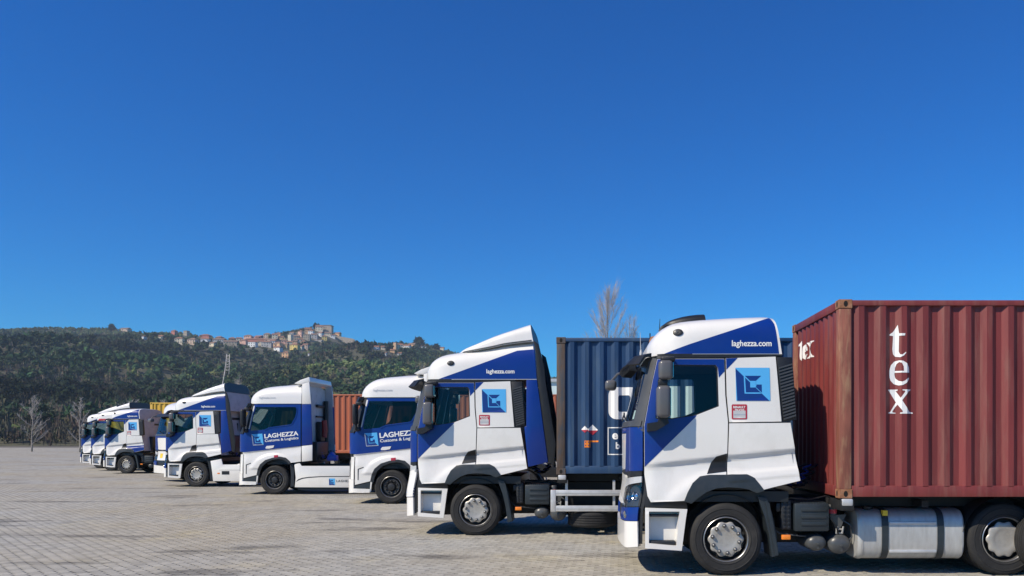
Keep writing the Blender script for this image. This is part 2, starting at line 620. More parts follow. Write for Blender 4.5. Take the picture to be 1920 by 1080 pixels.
def frontA(pts, off=0.0, thick=0.03, holes=(), grid=0.06):
    return mapped(pts, A.f, off, thick, holes, None, grid)

def sym(sa, z0, z1, cab):
    return [(sa, z0), (sa, z1), (cab.mir(sa), z1), (cab.mir(sa), z0)]

# --- roofs: loft of superellipse sections
class Roof:
    def __init__(self, zb, zt_tab, w_tab, n, xs, rear_shift=0.0):
        self.zb, self.zt_tab, self.w_tab, self.n, self.xs, self.rs = zb, zt_tab, w_tab, n, xs, rear_shift
    def zt(self, x): return smooth_table(self.zt_tab, x)
    def W(self, x): return smooth_table(self.w_tab, x)
    def zbx(self, x): return self.zb(x) if callable(self.zb) else self.zb
    def pt(self, x, z):
        zb = self.zbx(x)
        t = max(0.0, min(0.9999, (z - zb) / (self.zt(x) - zb)))
        return Vector((x, -self.W(x) * (1 - t ** self.n) ** (1 / self.n), z))
    def f(self, x, z):
        e = 0.004
        P = self.pt(x, z)
        N = (self.pt(x + e, z) - self.pt(x - e, z)).cross(self.pt(x, z + e) - self.pt(x, z - e))
        N.normalize()
        return P, N
    def mesh(self, name, mats, J=28):
        bm = bmesh.new()
        rings = []
        for k, x in enumerate(self.xs):
            zb, zt, W = self.zbx(x), self.zt(x), self.W(x)
            ring = []
            for j in range(J + 1):
                a = PI * j / J
                c, s = math.cos(a), math.sin(a)
                y = -W * math.copysign(abs(c) ** (2 / self.n), c)
                h = abs(s) ** (2 / self.n)
                xx = x
                if k == len(self.xs) - 1: xx += self.rs * (1 - h)
                ring.append(bm.verts.new((xx, y, zb + (zt - zb) * h)))
            rings.append(ring)
        for k in range(len(rings) - 1):
            for j in range(J):
                bm.faces.new((rings[k][j], rings[k + 1][j], rings[k + 1][j + 1], rings[k][j + 1]))
        bm.faces.new(rings[0]); cap = bm.faces.new(list(reversed(rings[-1])))
        if not isinstance(mats, str): cap.material_index = 1
        for k in range(len(rings) - 1):
            bm.faces.new((rings[k][0], rings[k][J], rings[k + 1][J], rings[k + 1][0]))
        bmesh.ops.recalc_face_normals(bm, faces=bm.faces[:])
        return to_mesh(bm, name, mats, True, 0.75)

W_TAB = [(-1.04, 0.62), (-1.0, 0.80), (-0.92, 0.98), (-0.82, 1.09), (-0.68, 1.165), (-0.5, 1.19), (0.0, 1.195), (1.2, 1.195)]
XS_LOW = [-1.04, -1.02, -1.0, -0.96, -0.92, -0.87, -0.82, -0.75, -0.68, -0.58, -0.45, -0.3, -0.1, 0.1, 0.3, 0.5, 0.60, 0.645, 0.66]
RA_LOW = Roof(2.955, [(-1.04, 3.00), (-1.02, 3.10), (-0.98, 3.19), (-0.9, 3.29), (-0.8, 3.37), (-0.65, 3.435), (-0.4, 3.47), (-0.1, 3.492), (0.2, 3.51), (0.60, 3.52), (0.66, 3.505)], W_TAB, 5.0, XS_LOW, 0.085)
XS_HIGH = XS_LOW[:-3] + [0.65, 0.79, 0.95, 1.07]
RA_HIGH = Roof(2.955, [(-1.04, 3.00), (-1.02, 3.10), (-0.98, 3.20), (-0.9, 3.32), (-0.8, 3.40), (-0.65, 3.465), (-0.4, 3.51), (0.0, 3.567), (0.3, 3.62), (0.567, 3.677), (1.09, 3.74)], W_TAB, 5.0, XS_HIGH, 0.09)
SPOIL = Roof(lambda x: RA_HIGH.zt(x) - 0.05, [(-0.36, 3.525), (-0.2, 3.60), (0.0, 3.68), (0.32, 3.82), (0.69, 3.95), (1.02, 4.06)],
             [(-0.36, 0.80), (-0.25, 0.98), (0.0, 1.09), (0.4, 1.13), (1.02, 1.14)], 5.0, [-0.36, -0.33, -0.28, -0.2, -0.1, 0.0, 0.15, 0.32, 0.5, 0.69, 0.85, 0.95, 1.02], 0.07)

# --- livery emblem in unit square
LOGO = [
    ('sky_blue', 0.0, [(0, 0), (1, 0), (1, 1), (0, 1)]),
    ('decal_blue', 0.0012, [(0.0, 0.98), (0.03, 0.0), (0.97, 0.0)]),
    ('sky_blue', 0.0024, [(0.235, 0.77), (0.275, 0.72), (0.29, 0.25), (0.70, 0.25), (0.75, 0.215), (0.25, 0.215)]),
    ('decal_blue', 0.0024, [(0.27, 0.755), (0.745, 0.755), (0.58, 0.60), (0.42, 0.60)]),
    ('decal_blue', 0.0024, [(0.61, 0.49), (0.755, 0.49), (0.755, 0.245), (0.59, 0.41)]),
    ('sky_blue', 0.0036, [(0.42, 0.60), (0.585, 0.60), (0.585, 0.40), (0.42, 0.40)]),
]
def logo_mesh(f, conv, a, b, w, h, off, ang=0.0, shear=0.0, mats=None, layers=LOGO):
    names = []
    bm = bmesh.new()
    for mat, dz, pts in layers:
        if mat not in names: names.append(mat)
        c, s = math.cos(ang), math.sin(ang)
        q = []
        for (x, y) in pts:
            x, y = x * w + shear * y * h, y * h
            q.append((a + x * c - y * s, b + x * s + y * c))
        b2 = mapped(q, f, off + dz, 0.0, (), conv, 0.1, 0.1)
        me = bpy.data.meshes.new('t'); b2.to_mesh(me); b2.free()
        n0 = len(bm.faces)
        bm.from_mesh(me); bpy.data.meshes.remove(me)
        bm.faces.ensure_lookup_table()
        for i in range(n0, len(bm.faces)): bm.faces[i].material_index = names.index(mat)
    return to_mesh(bm, 'logo', names, True)

def text_on(body, f, conv, a, b, w, h, off, mat, bold=0.0, ang=0.0, spacing=1.0):
    bm = text_bm(body, 1.0, bold, spacing)
    fit_bm(bm, w, h)
    place_bm(bm, a, b, ang)
    if conv:
        for v in bm.verts:
            v.co.x, v.co.y = conv(v.co.x, v.co.y)
    map_bm(bm, f, off, 0.0)
    return to_mesh(bm, 'lettering', mat)

# ------------------------------------------------------------------ wheels
def tyre_mesh():
    prof = [(0.288, -0.12), (0.30, -0.137), (0.322, -0.146), (0.326, -0.152), (0.334, -0.152), (0.338, -0.147), (0.375, -0.152), (0.405, -0.151), (0.409, -0.156), (0.417, -0.156), (0.421, -0.149), (0.43, -0.147), (0.458, -0.138), (0.474, -0.122), (0.4825, -0.108)]
    top = []
    for y in (-0.07, -0.025, 0.025, 0.07):
        top += [(0.4825, y - 0.008), (0.470, y - 0.006), (0.470, y + 0.006), (0.4825, y + 0.008)]
    prof += top + [(r, -y) for r, y in reversed(prof)]
    return lathe_mesh('tyre', prof, 'tyre', 64, closed=False, angle=0.7)

def rim_mesh(kind):
    bm = bmesh.new()
    add_lathe(bm, [(0.300, -0.118), (0.303, -0.140), (0.296, -0.145), (0.288, -0.137), (0.284, -0.10)], 64, 0)
    add_lathe(bm, [(0.284, -0.10), (0.268, -0.02), (0.24, -0.008), (0.10, -0.03), (0.001, -0.03)], 64, 1)
    add_lathe(bm, [(0.290, 0.118), (0.26, 0.10), (0.24, 0.02), (0.001, 0.02)], 32, 1)
    return to_mesh(bm, 'rim', ['rim_edge', 'rim_dark'], True, 0.6)

def hub_mesh(kind):
    bm = bmesh.new()
    n = 120
    if kind == 'A':
        def ring(r0, y, sc):
            return [bm.verts.new(((r0 + sc * math.cos(10 * a)) * math.cos(a), y, (r0 + sc * math.cos(10 * a)) * math.sin(a))) for a in [2 * PI * i / n for i in range(n)]]
        rs = [ring(0.222, -0.085, 0.010), ring(0.230, -0.112, 0.012), ring(0.219, -0.122, 0.010), ring(0.202, -0.127, 0.003), ring(0.150, -0.128, 0.0), ring(0.132, -0.122, 0), ring(0.10, -0.117, 0), ring(0.05, -0.115, 0), ring(0.002, -0.114, 0)]
        for k in range(len(rs) - 1):
            for i in range(n):
                j = (i + 1) % n
                bm.faces.new((rs[k][i], rs[k][j], rs[k + 1][j], rs[k + 1][i]))
        bmesh.ops.recalc_face_normals(bm, faces=bm.faces[:])
        return to_mesh(bm, 'hub_cover', 'rim_silver', True, 0.6)
    add_lathe(bm, [(0.235, -0.06), (0.228, -0.085), (0.20, -0.09), (0.145, -0.075), (0.12, -0.06), (0.11, -0.10), (0.095, -0.14), (0.06, -0.15), (0.001, -0.152)], 48, 0)
    add_lathe(bm, [(0.213, -0.084), (0.206, -0.092), (0.198, -0.084)], 48, 1)
    return to_mesh(bm, 'hub_cover', ['rim_dark', 'rim_edge'], True, 0.6)

def nut_mesh(mat):
    bm = bmesh.new()
    add_lathe(bm, [(0.030, 0.0), (0.029, -0.004), (0.024, -0.005), (0.024, -0.018), (0.019, -0.032), (0.010, -0.040), (0.0012, -0.042)], 12, 0)
    return to_mesh(bm, 'wheel_nut', mat, True, 0.7)

def add_wheel(parent, loc, kind, far=False, nuts=True):
    rim = mesh_obj('wheel', cached(('rim', kind), lambda: rim_mesh(kind)), parent, loc, (0, 0, PI) if far else None)
    mesh_obj('tyre', cached('tyre', tyre_mesh), rim)
    mesh_obj('hub_cover', cached(('hub', kind), lambda: hub_mesh(kind)), rim)
    if nuts:
        r = 0.182 if kind == 'A' else 0.172
        y = -0.126 if kind == 'A' else -0.083
        me = cached(('nut', kind), lambda: nut_mesh('nut_steel' if kind == 'A' else 'rim_dark'))
        for i in range(10):
            a = 2 * PI * (i + 0.5) / 10 + 0.12
            mesh_obj('wheel_nut', me, rim, (r * math.cos(a), y, r * math.sin(a)))
    return rim

# ------------------------------------------------------------------ cab interior
def seat_parts(parent, x, y):
    def base():
        bm = bmesh.new()
        add_box(bm, (-0.26, -0.26, 1.50), (0.26, 0.26, 1.66), 0.05)
        add_box(bm, (-0.14, -0.16, 1.2), (0.14, 0.16, 1.5), 0.02)
        return to_mesh(bm, 'seat', 'seat_cloth', True, 0.8)
    def back():
        bm = bmesh.new()
        add_box(bm, (-0.07, -0.25, 1.62), (0.09, 0.25, 2.28), 0.06)
        bmesh.ops.rotate(bm, verts=bm.verts[:], cent=(0, 0, 1.62), matrix=Matrix.Rotation(0.16, 3, 'Y'))
        return to_mesh(bm, 'seat_back', 'seat_cloth', True, 0.8)
    def head():
        bm = bmesh.new()
        add_box(bm, (0.04, -0.14, 2.30), (0.16, 0.14, 2.50), 0.05)
        return to_mesh(bm, 'headrest', 'seat_cloth', True, 0.8)
    s = mesh_obj('seat', cached('seat', base), parent, (x, y, 0))
    mesh_obj('seat_back', cached('seat_back', back), s, (0.22, 0, 0))
    mesh_obj('headrest', cached('headrest', head), s, (0.22, 0, 0))

def steering_mesh():
    bm = bmesh.new()
    pts = []
    n = 24
    rot = Matrix.Rotation(-0.62, 3, 'Y')
    ring = [rot @ Vector((0.235 * math.cos(2 * PI * i / n), 0.235 * math.sin(2 * PI * i / n), 0)) for i in range(n + 1)]
    add_tube(bm, ring, 0.017, 6)
    for a in (0.3, PI - 0.3, -PI / 2):
        add_tube(bm, [Vector((0, 0, 0)), rot @ Vector((0.225 * math.cos(a), 0.225 * math.sin(a), 0))], 0.016, 5)
    add_tube(bm, [rot @ Vector((0, 0, 0.02)), rot @ Vector((0, 0, -0.4))], 0.045, 8)
    return to_mesh(bm, 'steering_wheel', 'black', True, 0.8)

def interior(parent, xr):
    def dash():
        bm = bmesh.new()
        add_prism(bm, [(-1.12, 1.25), (-1.14, 1.98), (-0.98, 2.04), (-0.72, 2.02), (-0.62, 1.93), (-0.66, 1.6), (-0.75, 1.25)], -1.06, 1.06)
        return to_mesh(bm, 'dashboard', 'interior')
    def rear():
        bm = bmesh.new()
        add_box(bm, (0.62, -1.10, 1.2), (0.66, 1.10, 2.92))
        add_box(bm, (0.05, -1.08, 1.2), (0.62, 1.08, 1.62), 0.03)
        add_box(bm, (-0.9, -1.08, 1.14), (0.66, 1.08, 1.2))
        add_box(bm, (-0.72, -1.10, 2.87), (0.66, 1.10, 2.91))
        return to_mesh(bm, 'sleeper_wall', 'interior')
    def curtain():
        bm = bmesh.new()
        n = 26
        prev = None
        for side in (-1,):
            for i in range(n + 1):
                t = i / n
                x = -0.86 + 0.20 * t
                y = -1.02 + 0.10 * t + 0.018 * math.sin(t * 22)
                a = bm.verts.new((x + 0.5, y, 2.05)); b = bm.verts.new((x + 0.5, y, 2.84))
                if prev: bm.faces.new((prev[0], a, b, prev[1]))
                prev = (a, b)
        return to_mesh(bm, 'curtain', 'curtain', True)
    i = mesh_obj('dashboard', cached('dash', dash), parent)
    mesh_obj('sleeper_wall', cached('sleeper', rear), parent)
    sw = mesh_obj('steering_wheel', cached('steer', steering_mesh), parent, (-0.50, -0.55, 2.02))
    seat_parts(parent, -0.05, -0.55)
    seat_parts(parent, -0.05, 0.55)

# ------------------------------------------------------------------ chassis shared by all tractors
def chassis_parts(t, kind, skirt=None, details=True, nuts=True, rear_x=3.72):
    def rails():
        bm = bmesh.new()
        for y in (-0.43, 0.37):
            add_box(bm, (-1.0, y, 0.72), (rear_x + 0.95, y + 0.06, 0.98), 0.0)
        for x in (-0.6, 0.4, 1.3, 2.3, 3.1, rear_x + 0.8):
            add_box(bm, (x, -0.37, 0.76), (x + 0.12, 0.37, 0.94))
        add_box(bm, (-0.9, -0.36, 0.55), (0.5, 0.36, 1.1), 0.04)      # engine sump
        add_box(bm, (-0.9, -0.62, 0.34), (0.55, 0.62, 0.98), 0.04)  # undertray block added to stop far-side light leaking under the cab
        add_box(bm, (0.5, -0.55, 0.36), (rear_x - 0.5, 0.60, 0.74), 0.04)  # underbody block added to keep the ground beneath dark
        add_box(bm, (-0.1, -0.95, 0.42), (0.1, 0.95, 0.56), 0.03)     # front axle beam
        add_box(bm, (rear_x - 0.1, -0.9, 0.40), (rear_x + 0.1, 0.9, 0.58), 0.03)
        return to_mesh(bm, 'chassis_frame', 'chassis')
    mesh_obj('chassis_frame', cached(('rails', kind), rails), t)
    for far in (False, True):
        sgn = 1 if far else -1
        add_wheel(t, (0, sgn * 1.05, 0.4825), kind, far, nuts)
        add_wheel(t, (rear_x, sgn * 1.05, 0.4825), kind, far, False)
        mesh_obj('tyre', cached('tyre', tyre_mesh), t, (rear_x, sgn * 0.72, 0.4825))
    def arch():
        bm = bmesh.new()
        n = 16
        prev = None
        for k in range(n + 1):
            a = math.radians(8 + 150 * k / n)
            r = 0.60
            c, s = math.cos(a), math.sin(a)
            row = [bm.verts.new((-r * c * 1.0, y, 0.4825 + r * s)) for y in (-1.17, -0.66)]
            if prev: bm.faces.new((prev[0], prev[1], row[1], row[0]))
            prev = row
        return to_mesh(bm, 'wheel_arch_liner', 'black', True)
    mesh_obj('wheel_arch_liner', cached('archliner', arch), t)
    me2 = cached('archliner_far', lambda: flip_y(MESH['archliner']))
    mesh_obj('wheel_arch_liner', me2, t)
    def rear_arch():
        bm = bmesh.new()
        prev = None
        for k in range(15):
            a = math.radians(10 + 160 * k / 14)
            row = [bm.verts.new((rear_x - 0.57 * math.cos(a), y, 0.4825 + 0.57 * math.sin(a))) for y in (-1.20, -0.56)]
            if prev: bm.faces.new((prev[0], prev[1], row[1], row[0]))
            prev = row
        return to_mesh(bm, 'mudguard', 'dark_plastic', True)
    mesh_obj('mudguard', cached(('reararch', kind), rear_arch), t)
    mesh_obj('mudguard', cached(('reararch_far', kind), lambda: flip_y(MESH[('reararch', kind)])), t)
    def plate():
        bm = bmesh.new()
        add_prism(bm, [(rear_x - 0.75, 1.12), (rear_x + 0.45, 1.12), (rear_x + 0.7, 1.02), (rear_x + 0.7, 0.98), (rear_x - 0.75, 0.98)], -0.42, 0.42)
        return to_mesh(bm, 'fifth_wheel', 'chassis')
    mesh_obj('fifth_wheel', cached(('fifth', kind), plate), t)

def chassis_details(t, tank=True):
    # rear mud flap of the front wheel
    flap = polyA([(563, 783), (597, 788), (618, 850), (632, 920), (641, 1005), (616, 1010), (606, 930), (590, 860)])
    def fl():
        bm = bmesh.new()
        add_prism(bm, flap, -1.195, -0.72)
        add_prism(bm, polyA([(590, 800), (606, 806), (640, 1000), (628, 1003)]), -1.215, -1.195)
        return to_mesh(bm, 'mud_flap', 'arch_plastic')
    mesh_obj('mud_flap', cached('flap', fl), t)
    mesh_obj('mud_flap', cached('flap_far', lambda: flip_y(MESH['flap'])), t)
    def bat():
        bm = bmesh.new()
        add_box(bm, (0.93, -1.12, 0.58), (1.40, -0.6, 0.96), 0.025)
        for i in range(3):
            z = 0.66 + i * 0.095
            add_box(bm, (1.02, -1.135, z), (1.36, -1.12, z + 0.05), 0.006)
        for i in range(9):
            x = 1.02 + i * 0.04
            add_box(bm, (x, -1.10, 0.955), (x + 0.022, -0.7, 0.972))
        return to_mesh(bm, 'battery_box', 'arch_plastic', True, 0.6)
    b = mesh_obj('battery_box', cached('battery', bat), t)
    def bl():
        bm = bmesh.new()
        add_box(bm, (0.76, -1.08, 0.60), (0.90, -0.7, 1.0), 0.02)
        for x in (0.80, 0.86):
            for k in range(7):
                add_box(bm, (x - 0.012, -1.10, 0.62 + k * 0.055), (x + 0.012, -1.08, 0.65 + k * 0.055), 0.004)
        add_box(bm, (0.70, -1.06, 0.84), (0.76, -0.9, 0.96), 0.015)
        return to_mesh(bm, 'valve_block', 'dark_plastic', True, 0.6)
    mesh_obj('valve_block', cached('valves', bl), t)
    me = cached('marker', lambda: box_mesh('side_marker', (0.75, -1.16, 0.475), (0.87, -1.12, 0.54), 'orange_lens', 0.008))
    mesh_obj('side_marker', me, t)
    def tankm(rx, rz):
        bm = bmesh.new()
        add_lathe(bm, [(0.001, -0.30), (0.07, -0.293), (0.115, -0.272), (0.145, -0.24), (0.155, -0.20), (0.155, 0.25), (0.001, 0.26)], 28, 0)
        add_lathe(bm, [(0.001, -0.325), (0.014, -0.325), (0.016, -0.29)], 8, 0, center=(0.005, 0, -0.01))
        add_lathe(bm, [(0.001, -0.29), (0.02, -0.29), (0.022, -0.24)], 8, 0, center=(0.01, 0, -0.085))
        bmesh.ops.scale(bm, verts=bm.verts[:], vec=(rx, 1, rz))
        return to_mesh(bm, 'air_tank', 'tank_grey', True, 0.6)
    mesh_obj('air_tank', cached('airtank_a', lambda: tankm(0.92, 0.75)), t, (1.245, -0.80, 0.42))
    mesh_obj('air_tank', cached('airtank_b', lambda: tankm(1.02, 0.88)), t, (1.56, -0.80, 0.40))
    def dryer():
        bm = bmesh.new()
        add_lathe(bm, [(0.001, 0.94), (0.055, 0.935), (0.062, 0.92), (0.062, 0.80), (0.05, 0.79), (0.001, 0.79)], 20, 0, axis='z', center=(1.475, -0.98, 0))
        add_lathe(bm, [(0.0635, 0.87), (0.0635, 0.815)], 20, 1, axis='z', center=(1.475, -0.98, 0))
        add_prism(bm, [(1.44, 0.79), (1.66, 0.80), (1.60, 0.64), (1.54, 0.56), (1.52, 0.56), (1.49, 0.68)], -1.0, -0.9, 0)
        for z in (0.55, 0.60):
            add_tube(bm, [(1.51, -1.02, z), (1.61, -1.02, z)], 0.012, 5, 2)
        for x in (1.52, 1.60):
            add_tube(bm, [(x, -1.02, 0.54), (x + 0.015, -1.03, 0.64)], 0.012, 5, 2)
        return to_mesh(bm, 'air_dryer', ['tank_grey', 'sticker_red', 'aluminium'], True, 0.6)
    mesh_obj('air_dryer', cached('dryer', dryer), t)
    if tank:
        def tk():
            bm = bmesh.new()
            n = 44
            xs = [(1.765, 0.93), (1.785, 0.965), (1.80, 0.99), (1.815, 1.0), (1.835, 1.0), (1.84, 0.985), (1.86, 0.985), (3.14, 0.985), (3.16, 1.0), (3.18, 0.97)]
            rings = []
            for x, k in xs:
                ring = []
                for i in range(n):
                    a = 2 * PI * i / n
                    c, s = math.cos(a), math.sin(a)
                    y = math.copysign(abs(c) ** (2 / 3.6), c) * 0.325 * k
                    z = math.copysign(abs(s) ** (2 / 3.6), s) * 0.345 * k
                    ring.append(bm.verts.new((x, -0.86 + y, 0.54 + z)))
                rings.append(ring)
            for k in range(len(rings) - 1):
                for i in range(n):
                    j = (i + 1) % n
                    bm.faces.new((rings[k][i], rings[k][j], rings[k + 1][j], rings[k + 1][i]))
            bm.faces.new(rings[0]); bm.faces.new(rings[-1])
            bmesh.ops.recalc_face_normals(bm, faces=bm.faces[:])
            return to_mesh(bm, 'fuel_tank', 'aluminium', True, 0.7)
        ft = mesh_obj('fuel_tank', cached('fueltank', tk), t)
        def strap():
            bm = bmesh.new()
            n = 44
            pr = None
            for i in range(n + 1):
                a = 2 * PI * i / n
                c, s = math.cos(a), math.sin(a)
                row = []
                for dx in (0, 0.09):
                    y = math.copysign(abs(c) ** (2 / 3.6), c) * 0.331
                    z = math.copysign(abs(s) ** (2 / 3.6), s) * 0.351
                    row.append(bm.verts.new((dx, -0.86 + y, 0.54 + z)))
                if pr: bm.faces.new((pr[0], row[0], row[1], pr[1]))
                pr = row
            return to_mesh(bm, 'tank_strap', 'arch_plastic', True, 0.8)
        for x in (2.08, 2.82):
            mesh_obj('tank_strap', cached('tankstrap', strap), ft, (x, 0, 0))
        me = cached('tanklabel', lambda: box_mesh('warning_label', (2.092, -1.197, 0.80), (2.155, -1.13, 0.87), 'sticker_yellow'))
        mesh_obj('warning_label', me, ft)
        me = cached('tankcap', lambda: lathe_mesh('filler_cap', [(0.001, 0.915), (0.06, 0.915), (0.068, 0.905), (0.068, 0.885), (0.05, 0.87)], 'dark_plastic', 20, 'z', False, center=(1.95, -1.0, 0)))
        mesh_obj('filler_cap', me, ft)
        for z in (0.70, 0.325):
            me = cached(('tankrib', z), lambda z=z: box_mesh('tank_rib', (2.18, -1.19, z - 0.02), (2.81, -1.168, z + 0.02), 'galvanised', 0.006))
            mesh_obj('tank_rib', me, ft)
    for k, pts in enumerate([[(0.72, -1.0, 0.98), (0.9, -1.05, 1.03), (1.15, -1.02, 1.0), (1.38, -1.0, 1.05), (1.6, -0.95, 0.98)],
                             [(0.66, -0.98, 0.62), (0.74, -1.05, 0.55), (0.95, -1.02, 0.52), (1.12, -0.98, 0.5)],
                             [(1.40, -1.05, 0.80), (1.46, -1.1, 0.70), (1.52, -1.06, 0.62), (1.55, -1.02, 0.52)],
                             [(1.62, -1.02, 0.72), (1.70, -1.08, 0.66), (1.72, -1.06, 0.5), (1.66, -1.0, 0.42)]]):
        mesh_obj('cable', cached(('cable', k), lambda pts=pts: tube_mesh('cable', pts, 0.011, 'tank_grey' if k % 2 else 'black', 6)), t)
    # second tank on the far side
    def tk2():
        bm = bmesh.new()
        add_box(bm, (1.0, 0.55, 0.22), (2.9, 1.18, 0.88), 0.14, segs=3)
        return to_mesh(bm, 'tank', 'aluminium', True, 0.7)
    mesh_obj('tank', cached('fartank', tk2), t)

def hoses(t, xr, z0):
    cols = ['black', 'hose_blue', 'black']
    for k in range(3):
        def h(k=k):
            pts = []
            for i in range(90):
                q = i / 89
                a = q * 2 * PI * 11
                pts.append((xr + 0.12 + 0.5 * q + 0.05 * math.cos(a), -0.35 + 0.3 * k + 0.05 * math.sin(a), 1.65 - 0.5 * math.sin(q * PI * 0.9) ** 0.8 + 0.0 * q))
            return tube_mesh('air_hose', pts, 0.012, cols[k], 5)
        mesh_obj('air_hose', cached(('hose', k, round(xr, 2)), h), t)

# ------------------------------------------------------------------ tractor, model A
def build_mirrors(t, key, mk):
    pass

def tractorA(name, loc, yaw, label, roof_acc=None, plain_corner=False, curtains=(), sticker=False, high=False, ext=False, skirt=False, ac=False, accent='blue', sill=False, rail=False, tank=True, trim_nuts=True, antenna=False, fine=True):
    t = empty(name, (loc[0], loc[1], 0), yaw)
    tag(t, label, 'truck', 'truck tractors parked in the row')
    acc = accent
    def two(nm, key, fn, parent=t, both=True):
        me = cached(key, fn)
        o = mesh_obj(nm, me, parent)
        if both:
            mesh_obj(nm, cached((key, 'far'), lambda: flip_y(me)), parent)
        return o
    # dark inner shell with window openings
    def shell():
        bm = sideA(polyA([(186, 250), (655, 250), (716, 722), (580, 748), (440, 690), (300, 790), (150, 806), (138, 690), (137, 515), (155, 430)]), -0.03, 0.0, [A_WIN], 0.12)
        me = to_mesh(bm, 's', 'black', True)
        bm = bmesh.new()
        bm.from_mesh(me); bm.from_mesh(flip_y(me))
        # front skin below the windscreen
        b2 = frontA(sym(-1.05, 0.42, 2.05, A), -0.035, 0.0, (), 0.12)
        m2 = to_mesh(b2, 's2', 'black', True)
        bm.from_mesh(m2)
        # floor, back wall
        add_box(bm, (-1.0, -1.12, 0.98), (0.85, 1.12, 1.12))
        v = [bm.verts.new(p) for p in ((0.70, -1.17, 2.95), (0.70, 1.17, 2.95), (0.93, 1.185, 1.27), (0.93, -1.185, 1.27))]
        bm.faces.new(v)
        return to_mesh(bm, 'cab_shell', 'black', True, 0.6)
    mesh_obj('cab_shell', cached('A_shell', shell), t)
    def rearwall():
        bm = bmesh.new()
        nz, ny = 8, 12
        g = []
        for i in range(nz + 1):
            q = i / nz
            z = 1.22 + (2.975 - 1.22) * q
            xr = 0.955 - 0.21 * q
            g.append([bm.verts.new((xr + (0.015 if (j % 4 == 2) else 0), -1.15 + 2.3 * j / ny, z)) for j in range(ny + 1)])
        for i in range(nz):
            for j in range(ny):
                bm.faces.new((g[i][j], g[i][j + 1], g[i + 1][j + 1], g[i + 1][j]))
        return to_mesh(bm, 'rear_wall', 'rear_wall')
    rw = mesh_obj('rear_wall', cached('A_rear', rearwall), t)
    def vents():
        bm = bmesh.new()
        add_box(bm, (0.76, 0.15, 2.62), (0.80, 0.85, 2.72), 0.01)
        add_box(bm, (0.80, -0.5, 1.25), (1.05, 0.9, 2.0), 0.03)
        add_box(bm, (0.76, -0.8, 2.2), (0.82, -0.66, 2.42), 0.01)
        add_box(bm, (0.76, 0.55, 2.15), (0.84, 0.62, 2.5), 0.01)
        add_tube(bm, [(0.98, 0.75, 1.2), (0.95, 0.78, 2.4), (0.9, 0.82, 2.9)], 0.07, 10)
        return to_mesh(bm, 'rear_fitting', 'black', True, 0.6)
    mesh_obj('rear_fitting', cached('A_vents', vents), rw)
    # door
    d = two('door', 'A_door', lambda: to_mesh(sideA(A_DOOR, 0, 0.03, [A_WIN]), 'door', 'white', True))
    blue_pts = polyA([(187, 265), (436, 265), (437, 312), (416, 336)]) + polyA([(416, 443), (326, 484), (138, 670), (137, 516), (151, 440), (168, 350)])
    win_off = polyA([(206, 286), (404, 287), (412, 296), (415.6, 336), (415.9, 443), (326, 478), (240, 491), (196, 494), (178, 488), (180, 400), (192, 330)])
    blue_main = polyA([(187, 265), (436, 265), (437, 312), (416.1, 335), (412, 296), (404, 287), (206, 286), (192, 330), (180, 400), (178, 488), (196, 494), (240, 491), (326, 478), (333, 476), (326, 486), (138, 670), (137, 516), (151, 440), (168, 350)])
    two('door_livery', ('A_doorblue', acc), lambda: to_mesh(sideA(blue_main, 0.003, 0.0), 'door_livery', acc, True), d)
    two('door_window', 'A_win', lambda: to_mesh(sideA(A_WIN, -0.018, 0.0, (), 0.1), 'door_window', 'glass', True), d)
    def frame():
        inn = [(x * 0.955 + 0.045 * (-0.53), z * 0.955 + 0.045 * 2.43) for x, z in A_WIN]
        return to_mesh(sideA(A_WIN, -0.006, 0.02, [inn], 0.1), 'window_seal', 'black', True)
    two('window_seal', 'A_seal', frame, d)
    hp = polyA([(372, 697), (388, 655), (405, 632), (446, 620), (444, 688)])
    two('door_handle', 'A_handle', lambda: to_mesh(sideA(hp, 0.006, 0.02, (), 0.08), 'door_handle', 'black', True), d)
    two('side_panel', 'A_rup', lambda: to_mesh(sideA(polyA([(443, 262), (630, 256), (651, 500), (455, 503), (446, 400)]), 0, 0.03), 'side_panel', 'white', True))
    two('panel_livery', ('A_rupblue', acc), lambda: to_mesh(sideA(polyA([(443.5, 262.5), (487, 261), (444.5, 305)]), 0.003, 0.0), 'panel_livery', acc, True))
    low = polyA([(455, 507), (685, 505), (721, 722), (580, 756), (562, 729), (546, 714), (522, 704), (448, 702), (451, 624)])
    lp = two('lower_side_panel', 'A_rlow', lambda: to_mesh(sideA(low, 0, 0.03), 'lower_side_panel', 'white', True))
    if sill:
        two('sill_livery', 'A_sill', lambda: to_mesh(sideA(polyA([(449, 665), (711, 648), (720, 720), (582, 753), (563, 727), (546, 712), (522, 702), (449, 700)]), 0.003, 0.0), 'sill_livery', 'blue', True), lp)
    arch = polyA([(284, 799), (297, 766), (316, 733), (345, 708), (380, 702), (520, 700), (548, 713), (584, 759), (556, 768), (525, 755), (490, 749), (450, 747), (405, 751), (365, 766), (335, 787), (312, 806)])
    two('wheel_arch_trim', 'A_arch', lambda: to_mesh(sideA(arch, 0.022, 0.06), 'wheel_arch_trim', 'arch_plastic', True))
    two('roof_seam', 'A_seam', lambda: to_mesh(sideA(polyA([(186, 245), (655, 243), (655, 253), (442, 259), (186, 261)]), 0.0, 0.02, (), 0.1), 'roof_seam', 'black', True))
    # A pillar
    sp = -1.29
    pil = [(sp, 2.05), (sp, 2.93)] + [A.conv(*ZA(*p)) for p in ((184, 262), (165, 350), (148, 440), (134, 512), (134, 540))]
    two('windscreen_pillar', 'A_pillar', lambda: to_mesh(frontA(pil, 0.0, 0.03, (), 0.06), 'windscreen_pillar', 'grey_plastic', True))
